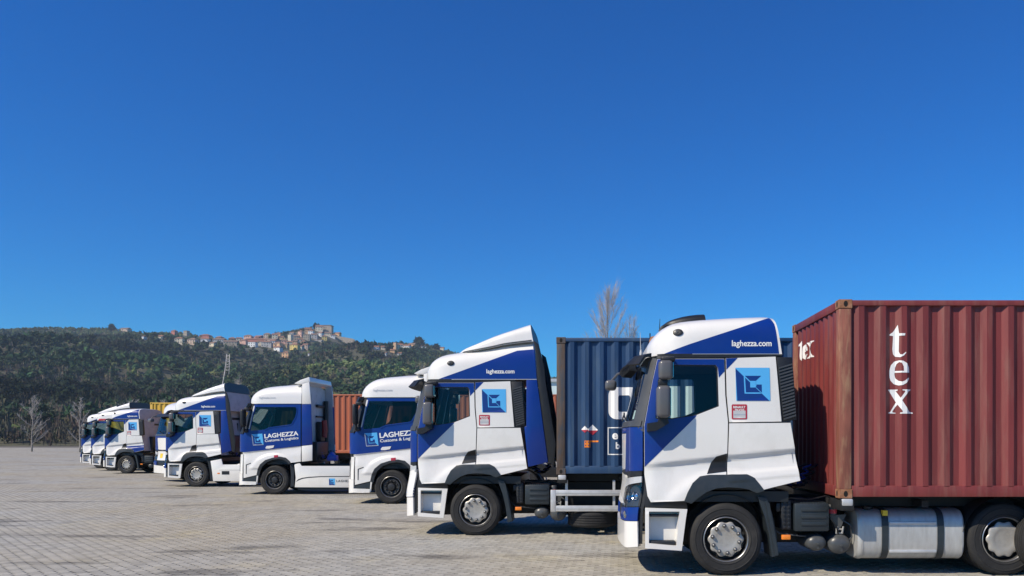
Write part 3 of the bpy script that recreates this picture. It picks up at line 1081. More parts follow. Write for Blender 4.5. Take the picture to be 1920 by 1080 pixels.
    ws = mesh_obj('windscreen', cached('A_ws', lambda: to_mesh(frontA(sym(sp - 0.005, 2.075, 2.93, A), -0.01, 0.0, (), 0.12), 'windscreen', 'windscreen', True)), t)
    def wiper():
        bm = bmesh.new()
        for s0 in (-1.7, -2.3):
            pts = [A.pt(s0 - 0.75 * k / 8, 2.09 + 0.12 * k / 8) + Vector((-0.03, 0, 0)) for k in range(9)]
            add_tube(bm, pts, 0.012, 5)
        return to_mesh(bm, 'wiper', 'black', True)
    mesh_obj('wiper', cached('A_wiper', wiper), ws)
    def card():
        bm = frontA([(-1.48, 2.10), (-1.36, 2.10), (-1.36, 2.22), (-1.48, 2.22)], -0.025, 0.0, (), 0.2)
        return to_mesh(bm, 'windscreen_card', 'paper', True)
    mesh_obj('windscreen_card', cached('A_card', card), ws)
    # front panels
    mesh_obj('cowl', cached('A_cowl', lambda: to_mesh(frontA(sym(-1.14, 1.99, 2.068, A), 0.012, 0.04), 'cowl', 'grey_plastic', True)), t)
    two('front_corner_panel', ('A_fcorner', acc), lambda: to_mesh(frontA([(-1.112, 1.985), (-1.112, 1.40), (-1.82, 1.36), (-1.72, 1.985)], 0, 0.03), 'front_corner_panel', acc, True))
    fp = mesh_obj('front_panel', cached('A_fpanel', lambda: to_mesh(frontA([(-1.73, 1.90), (-1.83, 1.40), (A.sc, 1.36), (A.mir(-1.83), 1.40), (A.mir(-1.73), 1.90)], 0.0, 0.03), 'front_panel', 'white', True)), t)
    mesh_obj('front_band', cached(('A_fband', acc), lambda: to_mesh(frontA([(-1.725, 1.985), (-1.732, 1.91), (A.mir(-1.732), 1.91), (A.mir(-1.725), 1.985)], 0.0, 0.03), 'front_band', acc, True)), t)
    mesh_obj('grille', cached('A_grille', lambda: to_mesh(frontA(sym(-1.125, 1.33, 1.392, A), 0.0, 0.03), 'grille', 'black', True)), t)
    mesh_obj('lower_front_panel', cached('A_fpanel2', lambda: to_mesh(frontA([(-1.80, 1.315), (-1.82, 0.92), (A.mir(-1.82), 0.92), (A.mir(-1.80), 1.315)], 0.0, 0.03), 'lower_front_panel', 'white', True)), t)
    two('headlight_trim', 'A_silver', lambda: to_mesh(frontA([(-1.125, 1.325), (-1.125, 1.245), (-1.74, 1.15), (-1.74, 1.26)], 0.004, 0.03), 'headlight_trim', 'galvanised', True))
    def hl():
        bm = frontA([(-1.12, 1.235), (-1.12, 0.925), (-1.70, 0.885), (-1.74, 1.135)], -0.03, 0.0)
        me = to_mesh(bm, 'x', 'chrome', True)
        bm = bmesh.new(); bm.from_mesh(me)
        for s, z, r in ((-1.22, 1.06, 0.06), (-1.38, 1.04, 0.075), (-1.56, 1.02, 0.06)):
            P, N = A.f(s, z)
            q = N.to_track_quat('Y', 'Z').to_matrix().to_4x4()
            b2 = bmesh.new()
            add_lathe(b2, [(r, 0.0), (r * 0.96, 0.012), (r * 0.7, 0.004), (r * 0.3, 0.014), (0.001, 0.018)], 20, 1)
            b2.transform(Matrix.Translation(P - N * 0.028) @ q)
            m = bpy.data.meshes.new('t'); b2.to_mesh(m); b2.free(); bm.from_mesh(m)
        return to_mesh(bm, 'headlight', ['grey_plastic', 'chrome'], True, 0.7)
    if plain_corner:
        two('front_corner_cap', 'A_cornercap', lambda: to_mesh(frontA([(-1.112, 1.26), (-1.112, 0.74), (-1.42, 0.72), (-1.40, 1.20)], 0.008, 0.04), 'front_corner_cap', 'white', True))
    h = two('headlight', 'A_hl', hl)
    two('headlight_glass', 'A_hlg', lambda: to_mesh(frontA([(-1.12, 1.238), (-1.12, 0.922), (-1.70, 0.882), (-1.745, 1.138)], 0.002, 0.02), 'headlight_glass', 'lamp_glass', True), h)
    b = mesh_obj('bumper', cached('A_bump', lambda: to_mesh(frontA([(-1.105, 0.385), (-1.112, 0.722), (-1.75, 0.69), (A.sc, 0.68), (A.mir(-1.75), 0.69), (A.mir(-1.112), 0.722), (A.mir(-1.105), 0.385), (A.mir(-1.3), 0.36), (-1.3, 0.36)], 0.0, 0.10), 'bumper', 'white', True)), t)
    two('bumper_band', ('A_bumpband', acc), lambda: to_mesh(frontA([(-1.112, 0.912), (-1.112, 0.73), (-1.79, 0.70), (-1.79, 0.865)], 0.0, 0.03), 'bumper_band', acc, True), b)
    def fog():
        bm = bmesh.new()
        P, N = A.f(-1.36, 0.80)
        q = N.to_track_quat('Y', 'Z').to_matrix().to_4x4()
        add_lathe(bm, [(0.05, 0.0), (0.047, 0.008), (0.03, 0.004), (0.001, 0.008)], 18)
        bm.transform(Matrix.Translation(P) @ q)
        return to_mesh(bm, 'fog_lamp', 'chrome', True, 0.7)
    two('fog_lamp', 'A_fog', fog, b)
    # entry step box
    so = polyA([(139, 824), (297, 829), (291, 868), (276, 985), (139, 976)])
    si = polyA([(153, 838), (268, 838), (262, 900), (256, 967), (153, 957)])
    st = two('entry_step', 'A_step', lambda: to_mesh(sideA(so, 0.0, 0.05, [si], 0.06), 'entry_step', 'white', True))
    def recess():
        bm = bmesh.new()
        s2 = [(x * 1.02 + 0.016, z * 1.0) for x, z in si]
        tris = tessellate_polygon([[Vector((p[0], p[1], 0)) for p in si]])
        Fv = [bm.verts.new(A.f(*A.conv(*p))[0] - A.f(*A.conv(*p))[1] * 0.02) for p in si]
        Bv = [bm.verts.new((p[0] * 0.93 - 0.055, -1.07, p[1] * 0.94 + 0.04)) for p in si]
        for tr in tris: bm.faces.new([Bv[i] for i in tr])
        for i in range(len(si)):
            j = (i + 1) % len(si)
            bm.faces.new((Fv[i], Fv[j], Bv[j], Bv[i]))
        bmesh.ops.recalc_face_normals(bm, faces=bm.faces[:])
        return to_mesh(bm, 'step_recess', 'white')
    two('step_recess', 'A_recess', recess, st)
    def tread():
        bm = bmesh.new()
        add_box(bm, (-1.02, -1.20, 0.41), (-0.675, -1.05, 0.462), 0.01)
        return to_mesh(bm, 'step_tread', 'dark_plastic', True, 0.6)
    two('step_tread', 'A_tread', tread, st)
    two('step_tread', 'A_tread2', lambda: box_mesh('step_tread', (-1.02, -1.185, 0.785), (-0.635, -1.05, 0.815), 'dark_plastic', 0.006), st)
    two('panel_gap_filler', 'A_gap', lambda: to_mesh(sideA(polyA([(133, 690), (147, 700), (155, 806), (292, 800), (298, 826), (135, 822)]), -0.03, 0.0, (), 0.06), 'panel_gap_filler', 'black', True))
    # louvre behind the cab side
    lv = two('louvre', 'A_louvre', lambda: prism_mesh('louvre', polyA([(634, 256), (694, 258), (711, 494), (657, 500)]), -1.185, -1.05, 'black', 0.01))
    for k in range(17):
        zk = 290 + k * 12.0
        xa = 640 + 22 * (zk - 256) / 240
        xb = 690 + 17 * (zk - 256) / 240
        a = ZA(xa, zk + 9); bpt = ZA(xb, zk - 6)
        def slat(a=a, bpt=bpt):
            bm = bmesh.new()
            p = [(a[0], a[1] - 0.012), (bpt[0], bpt[1] - 0.012), (bpt[0], bpt[1] + 0.010), (a[0], a[1] + 0.010)]
            add_prism(bm, p, -1.205, -1.18)
            return to_mesh(bm, 'slat', 'slat_grey')
        mesh_obj('slat', cached(('A_slat', k), slat), lv)
    # roof
    roof = RA_HIGH if high else RA_LOW
    rk = 'H' if high else 'L'
    r = mesh_obj('roof', cached(('A_roof', rk), lambda: roof.mesh('roof', ['white', 'rear_wall'])), t)
    if high:
        bp = [(-0.70, 2.965), (-0.3, 3.105), (0.79, 3.505), (1.085, 3.53), (1.145, 3.10), (1.158, 2.965)]
    else:
        bp = [(-0.84, 2.962), (-0.5, 3.085), (0.2, 3.315), (0.615, 3.465), (0.655, 3.36), (0.705, 2.962)]
    ra = roof_acc or acc
    if roof_acc: bp = [(-0.78, 2.965), (-0.70, 3.06), (0.9, 3.06), (0.95, 2.965)]
    me = cached(('A_roofblue', rk, ra), lambda: to_mesh(mapped(bp, roof.f, 0.003, 0.0, (), None, 0.06), 'roof_livery', ra, True))
    mesh_obj('roof_livery', me, r)
    mesh_obj('roof_livery', cached(('A_roofblue', rk, ra, 'far'), lambda: flip_y(me)), r)
    if not roof_acc:
        me = cached(('A_web', rk), lambda: text_on('laghezza.com', roof.f, None, (0.075 if not high else 0.21), (3.035 if not high else 3.045), 0.53, 0.105, 0.007, 'decal_white', 0.022))
        w_ = mesh_obj('lettering', me, r)
    # roof side lamp
    def lamp():
        bm = bmesh.new()
        P, N = roof.f(-0.64 if not high else -0.47, 3.25 if not high else 3.265)
        q = N.to_track_quat('Y', 'Z').to_matrix().to_4x4()
        add_lathe(bm, [(0.072, -0.01), (0.068, 0.012), (0.045, 0.02), (0.001, 0.015)], 20, 0)
        bmesh.ops.scale(bm, verts=bm.verts[:], vec=(1.0, 1, 0.68))
        n0 = len(bm.verts)
        add_lathe(bm, [(0.032, 0.012), (0.028, 0.026), (0.001, 0.03)], 14, 1, center=(0.02, 0, 0.005))
        bm.transform(Matrix.Translation(P) @ q)
        return to_mesh(bm, 'roof_lamp', ['black', 'grey_plastic'], True, 0.7)
    rl = mesh_obj('roof_lamp', cached(('A_lamp', rk), lamp), r)
    if high:
        sp_ = mesh_obj('roof_spoiler', cached('A_spoiler', lambda: SPOIL.mesh('roof_spoiler', ['white', 'black'])), t)  # black rear face paints in the shade of the hollow underside
        def gap():  # dark strip standing in for the shadow line under the spoiler
            bm = bmesh.new()
            pr = None
            for i in range(25):
                x = -0.30 + 1.36 * i / 24
                zz = RA_HIGH.zt(x) - 0.045
                W = SPOIL.W(min(x, 1.02)) + 0.006
                row = [bm.verts.new((x, -W, zz)), bm.verts.new((x, -W + 0.004, zz + 0.022))]
                if pr: bm.faces.new((pr[0], row[0], row[1], pr[1]))
                pr = row
            return to_mesh(bm, 'spoiler_seal', 'dark_plastic')
        mesh_obj('spoiler_seal', cached('A_spgap', gap), sp_)
    if ac:
        ACR = Roof(3.44, [(-0.80, 3.44), (-0.70, 3.51), (-0.5, 3.575), (-0.3, 3.605), (-0.2, 3.61)], [(-0.80, 0.25), (-0.7, 0.38), (-0.4, 0.45), (-0.2, 0.45)], 4.0, [-0.80, -0.77, -0.72, -0.66, -0.6, -0.5, -0.4, -0.3, -0.23, -0.2], 0.02)
        a_ = mesh_obj('air_conditioner', cached('A_ac', lambda: ACR.mesh('air_conditioner', 'black', 16)), t, (0.0, -0.15, 0.0))
    if ext:
        ep = [(0.965, 2.95), (1.165, 2.955), (1.375, 1.39), (1.0, 1.30), (0.925, 2.06), (0.965, 2.07)]
        def extm():
            return prism_mesh('side_deflector', ep, -1.20, -1.165, acc, 0.008)
        e_ = two('side_deflector', ('A_ext', acc), extm)
        rub = [(1.10, 3.70), (1.20, 3.62), (1.30, 3.2), (1.33, 2.9), (1.52, 1.75), (1.49, 1.33), (1.385, 1.38), (1.175, 2.955), (1.15, 3.4)]
        two('deflector_edge', 'A_rubber', lambda: prism_mesh('deflector_edge', rub, -1.19, -1.165, 'black', 0.006), e_)
        two('roof_wing', ('A_wing', acc), lambda: prism_mesh('roof_wing', [(1.09, 3.52), (1.12, 3.52), (1.165, 2.965), (1.12, 2.965)], -1.195, -1.165, acc, 0.006), e_)
    # sun visor
    def visor():
        bm = bmesh.new()
        rows = []
        S = [-1.22 + (A.mir(-1.22) + 1.22) * i / 30 for i in range(31)]
        for s in S:
            P, N = A.f(s, 2.93)
            N = Vector((N.x, N.y, 0)).normalized()
            fwd = Vector((-1, 0, 0)) * 0.5 + N * 0.5
            fwd.normalize()
            e = 1.0 if -1.35 > s > A.mir(-1.35) else 0.75
            rows.append([bm.verts.new(P + N * 0.02 + Vector((0, 0, 0.05))), bm.verts.new(P + fwd * 0.16 * e + Vector((0, 0, 0.02))), bm.verts.new(P + fwd * 0.27 * e + Vector((0, 0, -0.10))), bm.verts.new(P + fwd * 0.25 * e + Vector((0, 0, -0.115))), bm.verts.new(P + fwd * 0.13 * e + Vector((0, 0, -0.01))), bm.verts.new(P + N * 0.02 + Vector((0, 0, 0.0)))])
        for a, b_ in zip(rows, rows[1:]):
            for k in range(5):
                bm.faces.new((a[k], b_[k], b_[k + 1], a[k + 1]))
        bm.faces.new(rows[0]); bm.faces.new(list(reversed(rows[-1])))
        bmesh.ops.recalc_face_normals(bm, faces=bm.faces[:])
        return to_mesh(bm, 'sun_visor', 'black', True, 0.6)
    mesh_obj('sun_visor', cached('A_visor', visor), t)
    # mirrors
    def mirror():
        bm = bmesh.new()
        add_box(bm, (-0.945, -1.50, 2.10), (-0.765, -1.25, 2.52), 0.05, segs=3)
        return to_mesh(bm, 'mirror', 'mirror_grey', True, 0.7)
    mi = two('mirror', 'A_mirror', mirror, t)
    two('wide_angle_mirror', 'A_mirror2', lambda: box_mesh('wide_angle_mirror', (-0.915, -1.48, 2.60), (-0.735, -1.26, 2.85), 'mirror_grey', 0.045, 3), t)
    def arm():
        bm = bmesh.new()
        add_prism(bm, [(-1.06, 2.03), (-0.92, 2.05), (-0.90, 2.11), (-0.80, 2.11), (-0.78, 2.03), (-0.95, 1.93), (-1.06, 1.92)], -1.38, -1.17)
        return to_mesh(bm, 'mirror_arm', 'black', True, 0.6)
    two('mirror_arm', 'A_mirrorarm', arm, mi)
    two('mirror_arm', 'A_mirrorarm2', lambda: box_mesh('mirror_arm', (-0.88, -1.42, 2.84), (-0.70, -1.16, 2.90), 'black', 0.02), mi)
    two('mirror_arm', 'A_mirrorarm3', lambda: box_mesh('mirror_arm', (-0.92, -1.42, 2.51), (-0.80, -1.26, 2.61), 'black', 0.02), mi)
    def glassm():
        bm = bmesh.new()
        add_box(bm, (-0.764, -1.47, 2.13), (-0.760, -1.28, 2.49))
        add_box(bm, (-0.734, -1.455, 2.63), (-0.730, -1.285, 2.82))
        return to_mesh(bm, 'mirror_glass', 'chrome')
    two('mirror_glass', 'A_mirrorglass', glassm, mi)
    def kerb():
        bm = bmesh.new()
        add_box(bm, (-1.58, 0.75, 2.60), (-1.40, 1.05, 2.76), 0.05, segs=3)
        add_tube(bm, [(-1.48, 0.9, 2.75), (-1.38, 0.9, 2.86), (-1.2, 0.88, 2.92)], 0.02, 6)
        return to_mesh(bm, 'front_mirror', 'mirror_grey', True, 0.7)
    mesh_obj('front_mirror', cached('A_kerb', kerb), t)
    # livery emblem, red plate
    if not roof_acc:
        la, lb = ZA(481, 422)
        me = cached('A_logo', lambda: logo_mesh(A.f, A.conv, la, lb, 0.455, 0.44, 0.005, 0.0, -0.02))
        mesh_obj('logo', me, t)
        def plate():
            a, b_ = ZA(464, 492)
            L = [('sticker_red', 0.0, [(0.05, 0), (0.95, 0), (1, 0.06), (1, 0.94), (0.95, 1), (0.05, 1), (0, 0.94), (0, 0.06)]),
                 ('pale_grey', 0.0015, [(0.1, 0.08), (0.9, 0.08), (0.9, 0.58), (0.1, 0.58)]),
                 ('decal_grey', 0.003, [(0.12, 0.28), (0.88, 0.28), (0.88, 0.36), (0.12, 0.36)])]
            return logo_mesh(A.f, A.conv, a, b_, 0.205, 0.20, 0.004, layers=L)
        pl = mesh_obj('dealer_plate', cached('A_plate', plate), t)
        a, b_ = ZA(470, 452)
        mesh_obj('lettering', cached('A_rt1', lambda: text_on('RENAULT', A.f, A.conv, a, b_ + 0.005, 0.16, 0.030, 0.008, 'decal_white', 0.03)), pl)
        mesh_obj('lettering', cached('A_rt2', lambda: text_on('TRUCKS', A.f, A.conv, a + 0.02, b_ - 0.035, 0.125, 0.030, 0.008, 'decal_white', 0.03)), pl)
    if antenna:
        def ant():
            bm = bmesh.new()
            add_tube(bm, [(-0.72, 0.95, 3.35), (-0.70, 0.95, 3.75)], 0.012, 5, 0, 0.004)
            add_lathe(bm, [(0.075, 3.30), (0.075, 3.40), (0.055, 3.46), (0.001, 3.475)], 14, 1, axis='z', center=(-0.80, 0.95, 0))
            add_tube(bm, [(-0.86, 0.95, 3.35), (-0.86, 0.95, 3.52)], 0.01, 5, 0)
            return to_mesh(bm, 'beacon_and_antenna', ['black', 'rust_casting'], True, 0.7)
        mesh_obj('beacon_and_antenna', cached('A_ant', ant), t)
        def whip():
            bm = bmesh.new()
            add_tube(bm, [(-1.12, -0.9, 2.95), (-1.13, -0.92, 3.28)], 0.006, 5, 0, 0.003)
            add_lathe(bm, [(0.016, 2.95), (0.018, 3.0), (0.008, 3.05)], 8, 0, axis='z', center=(-1.12, -0.9, 0))
            return to_mesh(bm, 'whip_antenna', 'pale_grey', True, 0.7)
        mesh_obj('whip_antenna', cached('A_whip', whip), t)
    interior(t, 0.7)
    for (xa, xb) in curtains:
        def cur(xa=xa, xb=xb):
            bm = bmesh.new(); prev = None
            for i in range(17):
                q = i / 16
                x = xa + (xb - xa) * q
                y = -1.04 + 0.012 * math.sin(q * 15)
                a_ = bm.verts.new((x, y, 2.02)); b_ = bm.verts.new((x, y, 2.60 + 0.06 * math.sin(q * 2.5)))
                if prev: bm.faces.new((prev[0], a_, b_, prev[1]))
                prev = (a_, b_)
            return to_mesh(bm, 'curtain', 'curtain_pale', True)
        mesh_obj('curtain', cached(('A_curtain', xa, xb), cur), t)
    if sticker:
        mesh_obj('sticker', cached('A_stick', lambda: to_mesh(frontA([(-2.60, 1.02), (-2.30, 1.02), (-2.30, 1.22), (-2.60, 1.22)], 0.005, 0.0), 'sticker', 'sticker_yellow', True)), t)
    chassis_parts(t, 'A', nuts=trim_nuts)
    if skirt:
        sk = [(0.56, 1.0), (0.98, 1.08), (1.03, 0.86), (1.6, 0.86), (1.62, 0.89), (3.10, 0.89), (3.16, 0.6), (3.1, 0.22), (0.66, 0.22), (0.62, 0.6)]
        s_ = two('side_skirt', 'A_skirt', lambda: prism_mesh('side_skirt', sk, -1.20, -1.15, 'white', 0.01))
        two('skirt_vent', 'A_skvent', lambda: prism_mesh('skirt_vent', [(1.0, 0.61), (1.29, 0.61), (1.29, 0.475), (1.0, 0.475)], -1.206, -1.19, 'black'), s_)
        two('skirt_seam', 'A_skseam', lambda: prism_mesh('skirt_seam', [(0.9, 0.652), (3.1, 0.652), (3.1, 0.645), (0.9, 0.645)], -1.203, -1.19, 'dark_plastic'), s_)
        two('side_marker', 'A_skmark', lambda: prism_mesh('side_marker', [(0.83, 0.545), (0.92, 0.545), (0.92, 0.50), (0.83, 0.50)], -1.208, -1.19, 'orange_lens'), s_)
        mesh_obj('mud_flap', cached('A_skflap', lambda: prism_mesh('mud_flap', polyA([(563, 783), (600, 790), (640, 1005), (600, 1012), (590, 900)]), -1.19, -0.72, 'black')), t)
    else:
        chassis_details(t, tank)
    if rail:
        def rl_():
            bm = bmesh.new()
            for z in (0.81, 0.515):
                add_box(bm, (1.43, -1.23, z - 0.055), (2.95, -1.18, z + 0.055), 0.008)
                add_box(bm, (1.52, -1.234, z - 0.006), (2.95, -1.228, z + 0.006))
            add_box(bm, (1.425, -1.236, 0.455), (1.525, -1.176, 0.868), 0.01)
            return to_mesh(bm, 'side_guard', 'galvanised', True, 0.6)
        g = mesh_obj('side_guard', cached('A_rail', rl_), t)
        def posts():
            bm = bmesh.new()
            for x in (1.70, 2.6):
                add_box(bm, (x, -1.16, 0.45), (x + 0.05, -1.12, 1.05), 0.004)
            return to_mesh(bm, 'guard_post', 'galvanised')
        mesh_obj('guard_post', cached('A_railpost', posts), g)
        sp2 = cached('spare', lambda: tyre_mesh())
        o = mesh_obj('spare_tyre', sp2, t, (2.22, -0.75, 0.30), (PI / 2, 0, 0))
    hoses(t, 0.78, 1.6)
    return t

# ------------------------------------------------------------------ tractor, model B (rounded cab, blue belt)
def rakeB(z):
    if z > 2.02: return 0.37 * (z - 2.02)
    if z < 1.30: return -0.015 * ramp((1.30 - z) / 0.5)
    return 0.0
def reliefB(x, z):
    r = 0.0
    # shoulder line under the belt
    zc = 1.40 + 0.12 * (x + 1.0)
    d = zc - z
    if d > 0: r += -0.022 * ramp(d / 0.05) + 0.03 * ramp((d - 0.05) / 0.3)
    # raised frame around the side window
    rr = math.hypot(x + 0.0, z - 0.48)
    r += 0.03 * ramp((0.92 - rr) / 0.10) * ramp((z - 0.8) / 0.1)
    return r
B = Cab(-1.30, 0.05, 0.33, 0.33, 1.215, rakeB, reliefB, lambda z: 1.0 - 0.016 * max(0.0, z - 1.9))

def ZB(zx, zy):
    return ((zx - 510) / 253.8, (1022 - zy) / 253.8)
def polyB(p):
    return [ZB(*q) for q in p]
WB_TAB = [(-0.98, 0.62), (-0.94, 0.80), (-0.86, 0.98), (-0.76, 1.09), (-0.62, 1.165), (-0.45, 1.19), (0.0, 1.195), (1.2, 1.195)]
RB = Roof(3.02, [(-0.98, 3.06), (-0.94, 3.18), (-0.88, 3.28), (-0.78, 3.40), (-0.65, 3.50), (-0.5, 3.57), (-0.315, 3.615), (-0.05, 3.645), (0.3, 3.672), (0.6, 3.69), (0.90, 3.685)], WB_TAB, 4.2,
          [-0.98, -0.965, -0.94, -0.91, -0.88, -0.83, -0.78, -0.72, -0.65, -0.58, -0.5, -0.4, -0.3, -0.15, 0.05, 0.3, 0.6, 0.85, 0.90], 0.0)
B_WIN = polyB([(352, 284), (688, 284), (699, 300), (698, 325), (688, 368), (657, 424), (640, 432), (470, 455), (432, 474), (312, 486), (310, 470), (325, 390)])
B_DOOR = polyB([(338, 262), (733, 262), (733, 614), (252, 668), (240, 660), (238, 530), (256, 505), (290, 485), (300, 440)])

def sideB(pts, off=0.0, thick=0.03, holes=(), grid=0.06):
    return mapped(pts, B.f, off, thick, holes, B.conv, grid)
def frontB(pts, off=0.0, thick=0.03, holes=(), grid=0.06):
    return mapped(pts, B.f, off, thick, holes, None, grid)

LOGO_LINE = [
    ('decal_blue', 0.0, [(0, 0), (1, 0), (1, 1), (0, 1)]),
    ('sky_blue', 0.0012, [(0.0, 1.0), (1.0, 1.0), (1.0, 0.0)]),
    ('decal_grey', 0.0018, [(0.0, 1.0), (0.04, 0.96), (0.055, 0.04), (0.96, 0.05), (1.0, 0.0), (0.015, 0.0)]),
    ('sky_blue', 0.0024, [(0.235, 0.77), (0.275, 0.72), (0.29, 0.25), (0.70, 0.25), (0.75, 0.215), (0.25, 0.215)]),
    ('decal_blue', 0.0024, [(0.27, 0.755), (0.745, 0.755), (0.58, 0.60), (0.42, 0.60)]),
    ('decal_blue', 0.0024, [(0.61, 0.49), (0.755, 0.49), (0.755, 0.245), (0.59, 0.41)]),
    ('sky_blue', 0.0036, [(0.42, 0.60), (0.585, 0.60), (0.585, 0.40), (0.42, 0.40)]),
]

def tractorB(name, loc, yaw, label):
    t = empty(name, (loc[0], loc[1], 0), yaw)
    tag(t, label, 'truck', 'truck tractors parked in the row')
    def two(nm, key, fn, parent=t, both=True):
        me = cached(key, fn)
        o = mesh_obj(nm, me, parent)
        if both: mesh_obj(nm, cached((key, 'far'), lambda: flip_y(me)), parent)
        return o
    def shell():
        bm = sideB(polyB([(338, 256), (740, 256), (740, 745), (655, 752), (560, 700), (440, 730), (365, 850), (250, 885), (238, 660), (238, 530), (256, 505), (290, 485)]), -0.03, 0.0, [B_WIN], 0.12)
        me = to_mesh(bm, 's', 'black', True)
        bm = bmesh.new()
        bm.from_mesh(me); bm.from_mesh(flip_y(me))
        m2 = to_mesh(frontB(sym(-1.0, 0.42, 2.1, B), -0.035, 0.0, (), 0.12), 's2', 'black', True)
        bm.from_mesh(m2)
        add_box(bm, (-1.0, -1.12, 1.0), (0.86, 1.12, 1.14))
        v = [bm.verts.new(p) for p in ((0.88, -1.17, 3.02), (0.88, 1.17, 3.02), (0.88, 1.185, 1.10), (0.88, -1.185, 1.10))]
        bm.faces.new(v)
        return to_mesh(bm, 'cab_shell', 'black', True, 0.6)
    mesh_obj('cab_shell', cached('B_shell', shell), t)
    def rw():
        bm = bmesh.new()
        add_box(bm, (0.885, -1.16, 1.12), (0.915, 1.16, 3.60), 0.01)
        for y in (-0.75, -0.25, 0.25, 0.75):
            add_box(bm, (0.912, y - 0.06, 1.6), (0.925, y + 0.06, 3.4), 0.004)
        return to_mesh(bm, 'rear_wall', 'rear_wall_grey')
    w_ = mesh_obj('rear_wall', cached('B_rear', rw), t)
    def fit():
        bm = bmesh.new()
        add_box(bm, (0.92, 0.1, 2.95), (1.02, 0.75, 3.05), 0.02)
        add_box(bm, (0.92, 0.1, 2.6), (0.98, 0.9, 2.66), 0.01)
        add_box(bm, (0.92, -0.55, 1.05), (1.20, 0.6, 1.75), 0.03)
        add_box(bm, (0.92, 0.1, 1.75), (1.12, 0.55, 2.45), 0.05)
        add_tube(bm, [(1.02, 0.9, 1.1), (1.02, 0.9, 3.2)], 0.085, 10)
        return to_mesh(bm, 'rear_fitting', 'black', True, 0.6)
    mesh_obj('rear_fitting', cached('B_fit', fit), w_)
    def redpipe():
        bm = bmesh.new()
        add_tube(bm, [(1.16, 0.28, 1.9), (1.18, 0.30, 2.15), (1.16, 0.28, 2.5)], 0.09, 10)
        add_box(bm, (0.92, -0.95, 1.9), (1.0, -0.72, 2.5), 0.02)
        return to_mesh(bm, 'extinguisher_case', 'hose_red', True, 0.6)
    mesh_obj('extinguisher_case', cached('B_red', redpipe), w_)
    me = cached('B_bluebox', lambda: prism_mesh('reservoir', [(1.55, 1.10), (1.85, 1.10), (1.85, 1.28), (1.74, 1.30), (1.70, 1.40), (1.65, 1.38), (1.55, 1.24)], -0.6, -0.3, 'hose_blue', 0.02))
    mesh_obj('reservoir', me, t)
    d = two('door', 'B_door', lambda: to_mesh(sideB(B_DOOR, 0, 0.03, [B_WIN]), 'door', 'blue', True))
    two('door_window', 'B_win', lambda: to_mesh(sideB(B_WIN, -0.015, 0.0, (), 0.1), 'door_window', 'glass', True), d)
    qw = polyB([(520, 285), (688, 285), (698, 300), (697, 325), (687, 367), (656, 423), (640, 431), (470, 454), (498, 430), (512, 400), (518, 340)])
    two('quarter_panel', 'B_quarter', lambda: to_mesh(sideB(qw, -0.012, 0.0, (), 0.1), 'quarter_panel', 'glass_dark', True), d)
    # raised shoulder round the window
    rimp = polyB([(352, 278), (692, 278), (706, 300), (705, 327), (694, 372), (661, 431), (642, 439), (472, 462), (434, 481), (430, 474), (470, 455), (640, 432), (657, 424), (688, 368), (698, 325), (699, 300), (688, 284), (352, 284)])
    two('window_surround', 'B_rim', lambda: to_mesh(sideB(rimp, 0.014, 0.02, (), 0.06), 'window_surround', 'blue', True), d)
    hp = polyB([(438, 627), (448, 613), (512, 608), (503, 628), (470, 635), (440, 635)])
    two('door_handle', 'B_handle', lambda: to_mesh(sideB(hp, 0.012, 0.02, (), 0.06), 'door_handle', 'white', True), d)
    low = polyB([(252, 684), (735, 618), (735, 745), (655, 754), (640, 735), (612, 712), (562, 702), (500, 712), (440, 731), (395, 768), (372, 812), (362, 858), (252, 884)])
    lp = two('lower_door', 'B_low', lambda: to_mesh(sideB(low, 0, 0.03), 'lower_door', 'white', True))
    gr = polyB([(272, 770), (315, 755), (314, 762), (280, 774), (278, 850), (272, 850)])
    two('door_recess', 'B_groove', lambda: to_mesh(sideB(gr, 0.003, 0.0, (), 0.06), 'door_recess', 'dark_plastic', True), lp)
    rf = polyB([(512, 692), (545, 690), (548, 708), (514, 720)])
    two('side_marker', 'B_mark', lambda: to_mesh(sideB(rf, 0.012, 0.02, (), 0.06), 'side_marker', 'red_lens', True), lp)
    beltw = polyB([(240, 668), (735, 614), (735, 619), (252, 686), (240, 684)])
    two('belt_line', 'B_belt', lambda: to_mesh(sideB(beltw, 0.0, 0.02, (), 0.06), 'belt_line', 'white', True))
    arch = polyB([(362, 860), (372, 812), (395, 768), (440, 731), (500, 712), (562, 702), (612, 712), (640, 735), (657, 757), (640, 768), (620, 745), (590, 728), (550, 722), (500, 730), (452, 750), (415, 785), (395, 825), (385, 865)])
    two('wheel_arch_trim', 'B_arch', lambda: to_mesh(sideB(arch, 0.012, 0.05), 'wheel_arch_trim', 'dark_plastic', True))
    # side deflectors
    two('side_deflector', 'B_defblue', lambda: prism_mesh('side_deflector', polyB([(741, 262), (819, 262), (831, 601), (741, 611)]), -1.20, -1.165, 'blue', 0.008))
    two('lower_deflector', 'B_defwhite', lambda: prism_mesh('lower_deflector', polyB([(741, 614), (831, 604), (830, 737), (741, 746)]), -1.205, -1.165, 'white', 0.008))
    two('roof_deflector', 'B_defroof', lambda: prism_mesh('roof_deflector', polyB([(743, 92), (803, 72), (819, 258), (741, 258)]), -1.185, -1.15, 'white', 0.008))
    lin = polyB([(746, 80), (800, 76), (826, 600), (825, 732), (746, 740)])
    two('deflector_liner', 'B_defliner', lambda: prism_mesh('deflector_liner', lin, -1.149, -1.135, 'rear_wall_grey'))  # grey sheet over the inner faces, their shade put into the colour
    # front
    sp = -1.27
    pil = [(sp, 2.08), (sp, 3.0)] + [B.conv(*ZB(*p)) for p in ((336, 262), (298, 440), (288, 484), (262, 500))]
